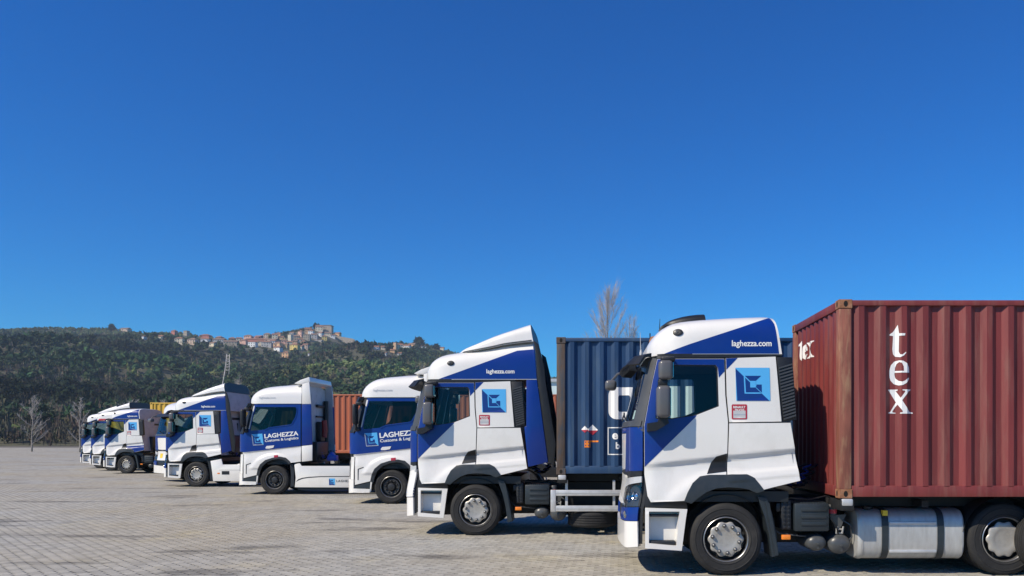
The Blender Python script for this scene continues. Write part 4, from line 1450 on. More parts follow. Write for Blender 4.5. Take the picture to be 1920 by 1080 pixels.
    two('windscreen_pillar', 'B_pillar', lambda: to_mesh(frontB(pil, 0.0, 0.03), 'windscreen_pillar', 'black', True))
    edge = [B.conv(*ZB(*p)) for p in ((334, 275), (345, 275), (302, 470), (294, 470))]
    two('pillar_strip', 'B_pilstrip', lambda: to_mesh(frontB(edge, 0.006, 0.02), 'pillar_strip', 'galvanised', True))
    mesh_obj('windscreen', cached('B_ws', lambda: to_mesh(frontB(sym(sp - 0.005, 2.10, 3.0, B), -0.01, 0.0, (), 0.12), 'windscreen', 'windscreen', True)), t)
    mesh_obj('cowl', cached('B_cowl', lambda: to_mesh(frontB(sym(-1.05, 2.02, 2.095, B), 0.012, 0.04), 'cowl', 'black', True)), t)
    mesh_obj('front_panel', cached('B_fp', lambda: to_mesh(frontB(sym(-1.068, 1.42, 2.01, B), 0, 0.03), 'front_panel', 'blue', True)), t)
    mesh_obj('grille', cached('B_gr', lambda: to_mesh(frontB(sym(-1.45, 0.75, 1.40, B), -0.005, 0.03), 'grille', 'black', True)), t)
    two('headlight', 'B_hl', lambda: to_mesh(frontB([(-1.18, 1.28), (-1.18, 0.80), (-1.44, 0.75), (-1.44, 1.05)], -0.004, 0.03), 'headlight', 'chrome', True))
    two('front_corner_panel', 'B_fc', lambda: to_mesh(frontB([(-1.05, 1.33), (-1.05, 0.56), (-1.17, 0.56), (-1.17, 1.33)], 0, 0.03), 'front_corner_panel', 'white', True))
    bump = [B.conv(*ZB(*p)) for p in ((362, 915), (357, 940))] + [(-1.05, 0.34), (-1.25, 0.31), (B.mir(-1.25), 0.31), (B.mir(-1.05), 0.34)]
    bm_pts = [(-1.045, 0.70), (-1.045, 0.44)] + [B.conv(*ZB(362, 914)), B.conv(*ZB(357, 940)), (-1.05, 0.325), (-1.3, 0.30), (B.mir(-1.3), 0.30), (B.mir(-1.05), 0.325), (B.mir(-1.045), 0.70)]
    b = mesh_obj('bumper', cached('B_bump', lambda: to_mesh(frontB(bm_pts, 0.012, 0.08), 'bumper', 'white', True)), t)
    gp = polyB([(252, 892), (362, 864), (361, 909), (252, 911)])
    two('bumper_step', 'B_bstep', lambda: to_mesh(sideB(gp, -0.01, 0.03), 'bumper_step', 'arch_plastic', True), b)
    two('bumper_end', 'B_bend', lambda: to_mesh(sideB(polyB([(364, 862), (376, 850), (366, 930), (358, 938)]), 0.0, 0.06), 'bumper_end', 'white', True), b)
    def visor():
        bm = bmesh.new()
        rows = []
        for i in range(31):
            s = -1.16 + (B.mir(-1.16) + 1.16) * i / 30
            P, N = B.f(s, 3.0)
            N = Vector((N.x, N.y, 0)).normalized()
            fw = (Vector((-1, 0, 0)) * 0.5 + N * 0.5).normalized()
            rows.append([bm.verts.new(P + N * 0.01 + Vector((0, 0, 0.04))), bm.verts.new(P + fw * 0.12 + Vector((0, 0, 0.03))), bm.verts.new(P + fw * 0.20 + Vector((0, 0, -0.14))), bm.verts.new(P + fw * 0.19 + Vector((0, 0, -0.15))), bm.verts.new(P + N * 0.01 + Vector((0, 0, -0.02)))])
        for a, c in zip(rows, rows[1:]):
            for k in range(4): bm.faces.new((a[k], c[k], c[k + 1], a[k + 1]))
        bm.faces.new(rows[0]); bm.faces.new(list(reversed(rows[-1])))
        bmesh.ops.recalc_face_normals(bm, faces=bm.faces[:])
        return to_mesh(bm, 'sun_visor', 'black', True, 0.6)
    mesh_obj('sun_visor', cached('B_visor', visor), t)
    def mirror():
        bm = bmesh.new()
        add_box(bm, (-1.02, -1.50, 2.25), (-0.90, -1.24, 2.82), 0.045, segs=3)
        add_box(bm, (-1.0, -1.30, 2.06), (-0.86, -1.16, 2.18), 0.03)
        add_box(bm, (-0.99, -1.36, 2.10), (-0.93, -1.28, 2.3), 0.02)
        add_box(bm, (-0.95, -1.36, 2.78), (-0.80, -1.16, 2.88), 0.02)
        return to_mesh(bm, 'mirror', 'black', True, 0.7)
    two('mirror', 'B_mirror', mirror)
    # roof
    r = mesh_obj('roof', cached('B_roof', lambda: RB.mesh('roof', ['white', 'rear_wall_grey'])), t)  # rear cap in grey, the shade on the roof back put into its colour
    mesh_obj('lettering', cached('B_web', lambda: text_on('laghezza.com', RB.f, None, -0.50, 3.165, 0.54, 0.085, 0.005, 'decal_grey', 0.0)), r)
    def sp_():
        bm = bmesh.new()
        add_prism(bm, polyB([(668, 84), (720, 55), (797, 28), (805, 70), (745, 92)]), -1.12, 1.12)
        bmesh.ops.dissolve_limit(bm, angle_limit=0.01, verts=bm.verts[:], edges=bm.edges[:])
        es = [e for e in bm.edges if len(e.link_faces) == 2 and e.calc_face_angle(0) > 0.3]
        bmesh.ops.bevel(bm, geom=es, offset=0.015, segments=2, affect='EDGES', profile=0.5)
        return to_mesh(bm, 'roof_spoiler', 'white', True, 0.7)
    mesh_obj('roof_spoiler', cached('B_spoil', sp_), r)
    def hatch():
        R2 = Roof(3.66, [(0.05, 3.67), (0.2, 3.72), (0.5, 3.755), (0.6, 3.76)], [(0.05, 0.3), (0.3, 0.42), (0.6, 0.42)], 4, [0.05, 0.1, 0.2, 0.35, 0.5, 0.6])
        return R2.mesh('air_conditioner', 'dark_plastic', 14)
    mesh_obj('air_conditioner', cached('B_hatch', hatch), r)
    # lettering and emblem on the door
    a, c = ZB(430, 550)
    mesh_obj('lettering', cached('B_t1', lambda: text_on('LAGHEZZA', B.f, B.conv, a, c, 1.13, 0.148, 0.006, 'decal_white', 0.028, 0.092)), d)
    a2, c2 = ZB(434, 583)
    mesh_obj('lettering', cached('B_t2', lambda: text_on('Customs & Logistics', B.f, B.conv, a2, c2 - 0.015, 1.12, 0.112, 0.006, 'decal_white', 0.018, 0.092)), d)
    la, lb = ZB(332, 609)
    mesh_obj('logo', cached('B_logo', lambda: logo_mesh(B.f, B.conv, la, lb, 0.355, 0.375, 0.006, 0.06, -0.06, layers=LOGO_LINE)), d)
    interior(t, 0.8)
    chassis_parts(t, 'B')
    sk = polyB([(678, 768), (725, 758), (740, 782), (1350, 782), (1365, 860), (1345, 965), (682, 962), (690, 880)])
    s_ = two('side_skirt', 'B_skirt', lambda: prism_mesh('side_skirt', sk, -1.20, -1.15, 'white', 0.01))
    sw = polyB([(692, 915), (712, 894), (745, 882), (800, 874), (900, 868), (1340, 866), (1340, 871), (900, 875), (800, 882), (750, 890), (722, 900)])
    two('skirt_stripe', 'B_swoosh', lambda: prism_mesh('skirt_stripe', sw, -1.204, -1.195, 'dark_plastic'), s_)
    def flatf(x, z): return Vector((x, -1.203, z)), Vector((0, -1, 0))
    a, c = ZB(972, 943)
    mesh_obj('logo', cached('B_sklogo', lambda: logo_mesh(flatf, None, a, c, 0.20, 0.22, 0.003)), s_)
    a3, c3 = ZB(1035, 918)
    mesh_obj('lettering', cached('B_sktext', lambda: text_on('LAGHEZZA', flatf, None, a3, c3, 0.62, 0.075, 0.004, 'chassis', 0.01, 0.0, 1.15)), s_)
    mesh_obj('mud_flap', cached('B_flap', lambda: prism_mesh('mud_flap', polyB([(640, 760), (672, 770), (676, 955), (645, 958), (650, 860)]), -1.19, -0.72, 'dark_plastic')), t)
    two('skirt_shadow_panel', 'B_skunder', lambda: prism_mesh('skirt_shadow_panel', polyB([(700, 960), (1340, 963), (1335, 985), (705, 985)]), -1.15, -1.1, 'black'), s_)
    hoses(t, 0.95, 1.5)
    return t
# ------------------------------------------------------------------ shipping containers and trailers
def corr_profile(x0, x1, period=0.278, depth=0.045, y_out=0.012):
    """list of (x, y) along a corrugated sheet; y grows inwards"""
    pts = [(x0, y_out + depth)]
    x = x0 + 0.035
    while x + 0.21 < x1:
        pts += [(x, y_out + depth), (x + 0.068, y_out), (x + 0.140, y_out), (x + 0.208, y_out + depth)]
        x += period
    pts.append((x1, y_out + depth))
    return pts

def prof_y(prof, x):
    for (a, ya), (b, yb) in zip(prof, prof[1:]):
        if a <= x <= b:
            return ya if b == a else ya + (yb - ya) * (x - a) / (b - a)
    return prof[-1][1]

def sheet_mesh(name, prof, z0, z1, mat, along='x', base=0.0, sign=1):
    bm = bmesh.new()
    pr = None
    nz = 4
    for (x, y) in prof:
        row = []
        for k in range(nz + 1):
            z = z0 + (z1 - z0) * k / nz
            p = (x, base + sign * y, z) if along == 'x' else (base + sign * y, x, z)
            row.append(bm.verts.new(p))
        if pr:
            for k in range(nz): bm.faces.new((pr[k], row[k], row[k + 1], pr[k + 1]))
        pr = row
    bmesh.ops.recalc_face_normals(bm, faces=bm.faces[:])
    return to_mesh(bm, name, mat)

def casting_mesh(mat):
    bm = bmesh.new()
    add_box(bm, (0, 0, 0), (0.178, 0.162, 0.118), 0.008, 0)
    def oval(axis, c):
        n = 14
        vs = []
        for i in range(n):
            a = 2 * PI * i / n
            u, v = 0.027 * math.cos(a), 0.040 * math.sin(a)
            if axis == 'y-': p = (c[0] + u, -0.0015, c[2] + v)
            elif axis == 'x-': p = (-0.0015, c[1] + u, c[2] + v)
            elif axis == 'x+': p = (0.1795, c[1] + u, c[2] + v)
            else: p = (c[0] + u, 0.1635, c[2] + v)
            vs.append(bm.verts.new(p))
        f = bm.faces.new(vs); f.material_index = 1
    for ax in ('y-', 'y+', 'x-', 'x+'):
        oval(ax, (0.089, 0.081, 0.059))
    return to_mesh(bm, 'corner_casting', [mat, 'void'])

def container(name, loc, L, H, paint, post, casting, label, yaw=0.0):
    """loc = near left bottom corner"""
    W = 2.438
    t = empty(name, loc, yaw)
    tag(t, label, 'container', 'shipping containers on trailers')
    k = (paint, L, H)
    prof = corr_profile(0.16, L - 0.16)
    eprof = corr_profile(0.16, W - 0.16, 0.225, 0.040, 0.02)
    mesh_obj('side_panel', cached(('c_side', k), lambda: sheet_mesh('side_panel', prof, 0.15, H - 0.07, paint, 'x')), t)
    mesh_obj('side_panel', cached(('c_side2', k), lambda: sheet_mesh('side_panel', prof, 0.15, H - 0.07, paint, 'x', W, -1)), t)
    mesh_obj('end_panel', cached(('c_end', k), lambda: sheet_mesh('end_panel', eprof, 0.15, H - 0.10, paint, 'y')), t)
    def doors():
        bm = bmesh.new()
        for y in (0.12, 1.222):
            add_box(bm, (L - 0.06, y, 0.14), (L - 0.015, y + 1.096, H - 0.1), 0.01)
        for y in (0.45, 0.95, 1.5, 2.0):
            add_tube(bm, [(L + 0.01, y, 0.12), (L + 0.01, y, H - 0.08)], 0.018, 6)
        return to_mesh(bm, 'door_pair', paint)
    mesh_obj('door_pair', cached(('c_door', k), doors), t)
    def roof():
        bm = bmesh.new()
        add_box(bm, (0.05, 0.05, H - 0.045), (L - 0.05, W - 0.05, H - 0.02))
        add_box(bm, (0.05, 0.08, 0.10), (L - 0.05, W - 0.08, 0.15))
        return to_mesh(bm, 'roof_panel', paint)
    mesh_obj('roof_panel', cached(('c_roof', k), roof), t)
    for y in (0.004, W - 0.064):
        mesh_obj('top_rail', cached(('c_trail', k), lambda: box_mesh('top_rail', (0.16, 0, H - 0.082), (L - 0.16, 0.06, H - 0.012), paint, 0.006)), t, (0, y, 0))
        mesh_obj('bottom_rail', cached(('c_brail', k), lambda: box_mesh('bottom_rail', (0.17, 0.0, 0.02), (L - 0.17, 0.05, 0.165), paint, 0.006)), t, (0, y + 0.008, 0))
    for x in (0.004, L - 0.064):
        mesh_obj('end_rail', cached(('c_erail', k), lambda: box_mesh('end_rail', (0, 0.16, H - 0.12), (0.06, W - 0.16, H - 0.012), paint, 0.006)), t, (x, 0, 0))
        mesh_obj('end_sill', cached(('c_esill', k), lambda: box_mesh('end_sill', (0, 0.16, 0.02), (0.06, W - 0.16, 0.16), paint, 0.006)), t, (x, 0, 0))
    for x in (0.0, L - 0.178):
        for y in (0.0, W - 0.162):
            mesh_obj('corner_post', cached(('c_post', post, H), lambda: box_mesh('corner_post', (0.006, 0.006, 0.117), (0.168, 0.156, H - 0.117), post, 0.015)), t, (x, y, 0))
            for z in (0.0, H - 0.118):
                mesh_obj('corner_casting', cached(('c_cast', casting), lambda: casting_mesh(casting)), t, (x, y, z))
    return t, prof, eprof

def on_side(prof, off=0.004):
    def f(x, z): return Vector((x, prof_y(prof, x) - off, z)), Vector((0, -1, 0))
    return f
def on_end(eprof, off=0.004):
    # a runs along +a = towards the near side (decreasing y)
    def f(a, z): return Vector((prof_y(eprof, -a) - off, -a, z)), Vector((-1, 0, 0))
    return f

def decal(parent, name, loops, f, cuts, mat, name_key=None):
    bm = tess_bm(loops)
    cut_grid(bm, 9, 9, cuts, [])
    map_bm(bm, f, 0, 0)
    return mesh_obj(name, to_mesh(bm, name, mat), parent)

G_T = [[(930,252),(938,322),(985,322),(982,340),(938,342),(936,470),(945,492),(962,494),(978,482),(990,472),(992,480),(975,502),(945,516),(912,510),(895,490),(890,450),(896,342),(866,338),(868,328),(895,310),(915,280)]]
G_E = [[(907,641),(1021,641),(1018,600),(1000,565),(970,546),(940,541),(905,550),(878,580),(864,625),(863,665),(875,705),(900,733),(935,745),(965,742),(995,725),(1018,695),(1020,685),(1010,682),(985,705),(960,714),(935,708),(915,688),(907,660)],
       [(909,627),(975,627),(972,590),(958,562),(940,555),(922,570),(912,600)]]
G_X = [[(853,778),(930,778),(928,787),(915,790),(948,845),(985,795),(980,787),(962,785),(962,778),(1036,777),(1034,786),(1015,792),(960,865),(1020,958),(1056,966),(1056,974),(944,974),(945,966),(962,962),(965,955),(928,900),(890,955),(892,964),(915,967),(914,973),(853,972),(855,965),(872,960),(918,882),(865,795),(852,786)]]

def trailer(name, loc, L, label, zt, first_bogie=None):
    """skeletal container chassis; loc = near left corner under the container, zt = deck height"""
    t = empty(name, (loc[0], loc[1], 0))
    tag(t, label, 'trailer', 'container trailers')
    W = 2.438
    def beams():
        bm = bmesh.new()
        for y in (0.62, 1.66):
            add_box(bm, (0.1, y, zt - 0.15), (L - 0.05, y + 0.16, zt - 0.015), 0.0)
            add_box(bm, (3.6, y + 0.05, zt - 0.42), (L - 0.1, y + 0.11, zt - 0.15), 0.0)
        x = 1.2
        while x < L - 0.5:
            add_box(bm, (x, 0.3, zt - 0.14), (x + 0.09, W - 0.3, zt - 0.05)); x += 1.4
        return to_mesh(bm, 'frame', 'chassis')
    mesh_obj('frame', cached(('tr_beams', L, zt), beams), t)
    for x in (0.02, L - 0.20):
        mesh_obj('bolster', cached(('tr_bol', zt), lambda: box_mesh('bolster', (0, 0.0, zt - 0.16), (0.18, W, zt - 0.02), 'chassis', 0.01)), t, (x, 0, 0))
        for y in (0.02, W - 0.14):
            mesh_obj('twist_lock', cached(('tr_tw', zt), lambda: box_mesh('twist_lock', (0, 0, zt - 0.10), (0.15, 0.12, zt - 0.005), 'galvanised', 0.02)), t, (x + 0.015, y - 0.03, 0))
    for y in (0.35, W - 0.5):
        def leg():
            bm = bmesh.new()
            add_box(bm, (0, 0, 0.25), (0.12, 0.12, zt - 0.1), 0.01)
            add_box(bm, (-0.08, -0.06, 0.2), (0.20, 0.18, 0.25), 0.01)
            return to_mesh(bm, 'landing_leg', 'chassis')
        mesh_obj('landing_leg', cached(('tr_leg', zt), leg), t, (4.6 if L > 7 else 3.9, y, 0))
    fb = first_bogie if first_bogie else L - 4.2
    for i in range(3):
        x = fb + 1.31 * i
        mesh_obj('axle', cached('tr_axle', lambda: lathe_mesh('axle', [(0.07, 0.1), (0.07, 2.34)], 'chassis', 12)), t, (x, 0, 0.4825))
        add_wheel(t, (x, 0.16, 0.4825), 'A', False, False)
        add_wheel(t, (x, W - 0.16, 0.4825), 'A', True, False)
    return t
# ------------------------------------------------------------------ ground
PITCH = 0.157
PANG = math.radians(43.0)

def paving_material(name, far):
    m = bpy.data.materials.new(name)
    m.use_nodes = True
    nt = m.node_tree
    b = nt.nodes['Principled BSDF']
    b.inputs['Roughness'].default_value = 0.85
    b.inputs['Specular IOR Level'].default_value = 0.3
    N, Lk = nt.nodes.new, nt.links.new
    geo = N('ShaderNodeNewGeometry')
    mp = N('ShaderNodeMapping'); mp.vector_type = 'POINT'
    mp.inputs['Rotation'].default_value = (0, 0, -PANG)
    mp.inputs['Scale'].default_value = (1, 1, 1)
    Lk(geo.outputs['Position'], mp.inputs['Vector'])
    sc = N('ShaderNodeVectorMath'); sc.operation = 'SCALE'; sc.inputs['Scale'].default_value = 1.0 / PITCH
    Lk(mp.outputs[0], sc.inputs[0])
    fl = N('ShaderNodeVectorMath'); fl.operation = 'FLOOR'
    ad = N('ShaderNodeVectorMath'); ad.operation = 'ADD'; ad.inputs[1].default_value = (0.5, 0.5, 0.5)
    Lk(sc.outputs[0], ad.inputs[0]); Lk(ad.outputs[0], fl.inputs[0])
    wn_ = N('ShaderNodeTexWhiteNoise'); wn_.noise_dimensions = '2D'
    Lk(fl.outputs[0], wn_.inputs['Vector'])
    def noise(scale, detail=4, rough=0.6, stretch=None):
        n = N('ShaderNodeTexNoise'); n.inputs['Scale'].default_value = scale; n.inputs['Detail'].default_value = detail
        n.inputs['Roughness'].default_value = rough
        if stretch:
            q = N('ShaderNodeMapping'); q.inputs['Scale'].default_value = stretch
            Lk(geo.outputs['Position'], q.inputs['Vector']); Lk(q.outputs[0], n.inputs['Vector'])
        else:
            Lk(geo.outputs['Position'], n.inputs['Vector'])
        return n
    def rng(src, a, bb, c, d):
        r = N('ShaderNodeMapRange'); r.inputs['From Min'].default_value = a; r.inputs['From Max'].default_value = bb
        r.inputs['To Min'].default_value = c; r.inputs['To Max'].default_value = d
        Lk(src, r.inputs['Value']); return r.outputs[0]
    def mix(fac, c1, c2, blend='MIX'):
        x = N('ShaderNodeMix'); x.data_type = 'RGBA'; x.blend_type = blend
        if isinstance(fac, float): x.inputs[0].default_value = fac
        else: Lk(fac, x.inputs[0])
        for i, c in ((6, c1), (7, c2)):
            if isinstance(c, tuple): x.inputs[i].default_value = (*c, 1)
            else: Lk(c, x.inputs[i])
        return x.outputs[2]
    col = mix(rng(noise(0.16, 3).outputs['Fac'], 0.38, 0.62, 0, 1), (0.375, 0.366, 0.335), (0.375, 0.340, 0.270))
    # worn yellowish areas
    col = mix(rng(noise(0.55, 6, 0.65).outputs['Fac'], 0.56, 0.72, 0, 0.55), col, (0.44, 0.38, 0.23))
    # per paver tone
    col = mix(1.0, col, rng(wn_.outputs['Value'], 0, 1, 0.86, 1.12), 'MULTIPLY')
    # fine grain
    col = mix(1.0, col, rng(noise(35, 5, 0.7).outputs['Fac'], 0.3, 0.7, 0.86, 1.12), 'MULTIPLY')
    # oil stains and drips with shape of their own
    st = rng(noise(0.5, 8, 0.62, (0.55, 1.5, 1)).outputs['Fac'], 0.57, 0.65, 0, 0.7)
    col = mix(st, col, (0.085, 0.080, 0.075))
    st2 = rng(noise(2.2, 7, 0.65, (0.5, 1.6, 1)).outputs['Fac'], 0.60, 0.68, 0, 0.7)
    col = mix(st2, col, (0.09, 0.085, 0.08))
    if far:
        # joints: small open corners on the paver lattice
        fr = N('ShaderNodeVectorMath'); fr.operation = 'SUBTRACT'
        Lk(ad.outputs[0], fr.inputs[0]); Lk(fl.outputs[0], fr.inputs[1])
        su = N('ShaderNodeVectorMath'); su.operation = 'SUBTRACT'; su.inputs[1].default_value = (0.5, 0.5, 0.5)
        Lk(fr.outputs[0], su.inputs[0])
        ab = N('ShaderNodeVectorMath'); ab.operation = 'ABSOLUTE'; Lk(su.outputs[0], ab.inputs[0])
        sx = N('ShaderNodeSeparateXYZ'); Lk(ab.outputs[0], sx.inputs[0])
        sm = N('ShaderNodeMath'); sm.operation = 'ADD'; Lk(sx.outputs[0], sm.inputs[0]); Lk(sx.outputs[1], sm.inputs[1])
        hole = rng(sm.outputs[0], 0.74, 0.78, 0, 1)
        mxn = N('ShaderNodeMath'); mxn.operation = 'MAXIMUM'; Lk(sx.outputs[0], mxn.inputs[0]); Lk(sx.outputs[1], mxn.inputs[1])
        line = rng(mxn.outputs[0], 0.485, 0.495, 0, 0.5)
        col = mix(line, col, (0.10, 0.095, 0.085))
        col = mix(hole, col, (0.055, 0.05, 0.045))
    Lk(col, b.inputs['Base Color'])
    bp = N('ShaderNodeBump'); bp.inputs['Strength'].default_value = 0.5; bp.inputs['Distance'].default_value = 0.004
    Lk(noise(90, 4, 0.7).outputs['Fac'], bp.inputs['Height']); Lk(bp.outputs[0], b.inputs['Normal'])
    MATS[name] = m
paving_material('paver', False)
paving_material('paving_far', True)
principled('joint_sand', (0.035, 0.031, 0.027), 0.95, var=0.3, vscale=6)

def quad_obj(name, pts, mat, kind='structure'):
    bm = bmesh.new()
    bm.faces.new([bm.verts.new(p) for p in pts])
    o = mesh_obj(name, to_mesh(bm, name, mat))
    tag(o, kind=kind)
    return o
ground = quad_obj('ground', [(-2900, -400, -0.06), (1900, -400, -0.06), (1900, 1950, -0.06), (-2900, 1950, -0.06)], 'soil')
tag(ground, 'brown grey open ground around the paved yard', 'ground')
FAR_Y = 25.0
yard = quad_obj('pavement', [(-150, FAR_Y - 0.25, -0.006), (60, FAR_Y - 0.25, -0.006), (60, 190, -0.006), (-150, 190, -0.006)], 'paving_far')
tag(yard, 'grey concrete block paving of the truck yard', 'pavement')
bed = quad_obj('paving_bed', [(-70, -30, -0.024), (60, -30, -0.024), (60, FAR_Y + 1, -0.024), (-70, FAR_Y + 1, -0.024)], 'joint_sand')
bed.parent = yard
del bed['kind']
# near strip behind and below the picture keeps the same paving
near = quad_obj('paving_near', [(-70, -30, -0.006), (60, -30, -0.006), (60, 9.9, -0.006), (-70, 9.9, -0.006)], 'paving_far')
near.parent = yard
del near['kind']
for nm_, x0, x1, y0, y1 in (('paving_side', 7.3, 60, 9.9, FAR_Y - 0.25), ('paving_side', -70, -22.5, 9.9, FAR_Y - 0.25)):
    s_ = quad_obj(nm_, [(x0, y0, -0.006), (x1, y0, -0.006), (x1, y1, -0.006), (x0, y1, -0.006)], 'paving_far')
    s_.parent = yard
    del s_['kind']

def paver_shape():
    h = PITCH / 2 - 0.0006
    c = 0.041
    oct_ = [(h - c, -h), (h, -h + c), (h, h - c), (h - c, h), (-h + c, h), (-h, h - c), (-h, -h + c), (-h + c, -h)]
    b = 0.0010
    k = (h - b) / h
    top = [(x * k, y * k, 0.0) for x, y in oct_]
    mid = [(x, y, -b) for x, y in oct_]
    low = [(x, y, -0.024) for x, y in oct_]
    V = np.array(top + mid + low)
    F = [[0, 1, 2, 3, 4, 5, 6, 7]]
    for r in (0, 8):
        for i in range(8):
            j = (i + 1) % 8
            F.append([r + i, r + 8 + i, r + 8 + j, r + j])
    return V, F

def build_pavers():
    V, F = paver_shape()
    me1 = bpy.data.meshes.new('paver')
    me1.from_pydata([tuple(v) for v in V], [], F)
    me1.materials.append(M('paver'))
    rng = np.random.default_rng(3)
    ca, sa = math.cos(PANG), math.sin(PANG)
    cells = []
    R = int(45 / PITCH)
    for i in range(-R, R):
        for j in range(-R, R):
            u, v = i * PITCH, j * PITCH
            # inverse of the material mapping: world -> rotate by -PANG gives (u,v)
            x, y = u * ca - v * sa, u * sa + v * ca
            if 9.8 < y < FAR_Y and -0.80 * y - 1.5 < x < 7.4:
                cells.append((x, y, i, j))
    def inview(c):
        px = 1110 + 1500 * c[0] / c[1]
        return 5 < px < 1240 and c[1] > 10.68
    vis = sorted([c for c in cells if inview(c)], key=lambda c: c[1])
    chosen = set((c[2], c[3]) for c in vis[:300])
    for c in vis[:300]:
        o = mesh_obj('paver', me1, yard, (c[0], c[1], float(rng.normal(0, 0.0005))), (float(rng.normal(0, 0.003)), float(rng.normal(0, 0.003)), PANG + float(rng.normal(0, 0.003))))
    rest = [c for c in cells if (c[2], c[3]) not in chosen]
    n = len(rest)
    nv = len(V)
    ang = PANG + rng.normal(0, 0.003, n)
    tx, ty = rng.normal(0, 0.003, n), rng.normal(0, 0.003, n)
    dz = rng.normal(0, 0.0005, n)
    X = np.array([c[0] for c in rest]); Y = np.array([c[1] for c in rest])
    lx, ly, lz = V[:, 0][None], V[:, 1][None], V[:, 2][None]
    wz = lz + lx * ty[:, None] + ly * tx[:, None] + dz[:, None]
    wx = lx * np.cos(ang)[:, None] - ly * np.sin(ang)[:, None] + X[:, None]
    wy = lx * np.sin(ang)[:, None] + ly * np.cos(ang)[:, None] + Y[:, None]
    co = np.stack([wx, wy, wz], -1).reshape(-1, 3)
    loops = np.concatenate([np.array(f) for f in F])
    lens = np.array([len(f) for f in F])
    L_all = (loops[None] + (np.arange(n) * nv)[:, None]).reshape(-1)
    me = numpy_mesh('pavers_beyond', co, L_all, np.tile(lens, n))
    me.materials.append(M('paver'))
    o = mesh_obj('paver_field', me, yard)
    tag(o, kind='stuff')

def numpy_mesh(name, co, loops, lens):
    me = bpy.data.meshes.new(name)
    me.vertices.add(len(co)); me.vertices.foreach_set('co', co.astype(np.float32).ravel())
    me.loops.add(len(loops)); me.loops.foreach_set('vertex_index', loops.astype(np.int32))
    me.polygons.add(len(lens))
    st = np.concatenate([[0], np.cumsum(lens)[:-1]])
    me.polygons.foreach_set('loop_start', st.astype(np.int32))
    me.polygons.foreach_set('loop_total', lens.astype(np.int32))
    me.update(calc_edges=True)
    me.polygons.foreach_set('use_smooth', np.zeros(len(lens), bool))
    return me
build_pavers()

# ------------------------------------------------------------------ hill
RIDGE_Y = 1400.0
RIDGE_PX = [(-500, 640), (-250, 628), (0, 622), (100, 616), (203, 618), (240, 621), (270, 629), (300, 629), (330, 625), (360, 628), (400, 635), (440, 640), (470, 640), (500, 640), (535, 640), (555, 627), (575, 619), (590, 615), (612, 615), (630, 627), (650, 635), (665, 647), (690, 657), (730, 659), (760, 653), (780, 645), (800, 647), (830, 655), (860, 665), (900, 682), (960, 700), (1030, 714), (1200, 727), (1500, 740), (1920, 738), (2600, 745)]
RIDGE = [((p - 1110) * RIDGE_Y / 1500.0, (825 - q) * RIDGE_Y / 1500.0 + CAM_H) for p, q in RIDGE_PX]
RX = np.array([r[0] for r in RIDGE]); RZ = np.array([r[1] for r in RIDGE])

def hill_z(X, Y):
    X = np.asarray(X, float); Y = np.asarray(Y, float)
    H = np.interp(X, RX, RZ)
    # smoother spurs further down the slope
    Hs = (np.interp(X - 60, RX, RZ) + H + np.interp(X + 60, RX, RZ)) / 3
    t = np.clip((Y - 230.0) / (RIDGE_Y - 230.0), 0, 1.6)
    w = np.clip(t, 0, 1)
    base = (Hs * (1 - w ** 3) + H * w ** 3)
    g = np.where(t <= 1, t ** 1.08, 1 - 0.9 * (t - 1) - 1.0 * (t - 1) ** 2)
    rough = (np.sin(X * 0.018 + Y * 0.006) + np.sin(X * 0.041 - Y * 0.013 + 1.3) * 0.6 + np.sin(Y * 0.021 + 0.7 + X * 0.004) * 0.5) * 9.0 * np.clip(w * (1 - w) * 4, 0, 1)
    return np.maximum(base * g + rough * (t > 0), -2.0) - 0.3

def build_hill():
    xs = np.linspace(-2600, 1600, 281)
    ys = np.concatenate([np.linspace(215, 1380, 110), np.linspace(1385, 1420, 8), np.linspace(1430, 1900, 20)])
    XX, YY = np.meshgrid(xs, ys)
    ZZ = hill_z(XX, YY)
    co = np.stack([XX, YY, ZZ], -1).reshape(-1, 3)
    nx, ny = len(xs), len(ys)
    idx = np.arange(nx * ny).reshape(ny, nx)
    q = np.stack([idx[:-1, :-1], idx[:-1, 1:], idx[1:, 1:], idx[1:, :-1]], -1).reshape(-1)
    me = numpy_mesh('hill', co, q, np.full((nx - 1) * (ny - 1), 4))
    me.materials.append(M('hill_ground'))
    me.polygons.foreach_set('use_smooth', np.ones(len(me.polygons), bool))
    o = mesh_obj('hill', me)
    tag(o, 'wooded hill rising behind the yard with a village along its ridge', 'hill', kind='structure')
principled('hill_ground', (0.080, 0.078, 0.042), 0.95, var=0.4, vscale=0.02, dirt=(0.15, 0.12, 0.08), dirt_amt=0.8, dirt_scale=0.008)
build_hill()

def leaf_material():
    m = bpy.data.materials.new('woodland_leaf')
    m.use_nodes = True
    nt = m.node_tree
    b = nt.nodes['Principled BSDF']
    a = nt.nodes.new('ShaderNodeAttribute'); a.attribute_name = 'tint'
    nt.links.new(a.outputs['Color'], b.inputs['Base Color'])
    b.inputs['Roughness'].default_value = 0.85
    b.inputs['Specular IOR Level'].default_value = 0.2
    MATS['woodland_leaf'] = m
leaf_material()

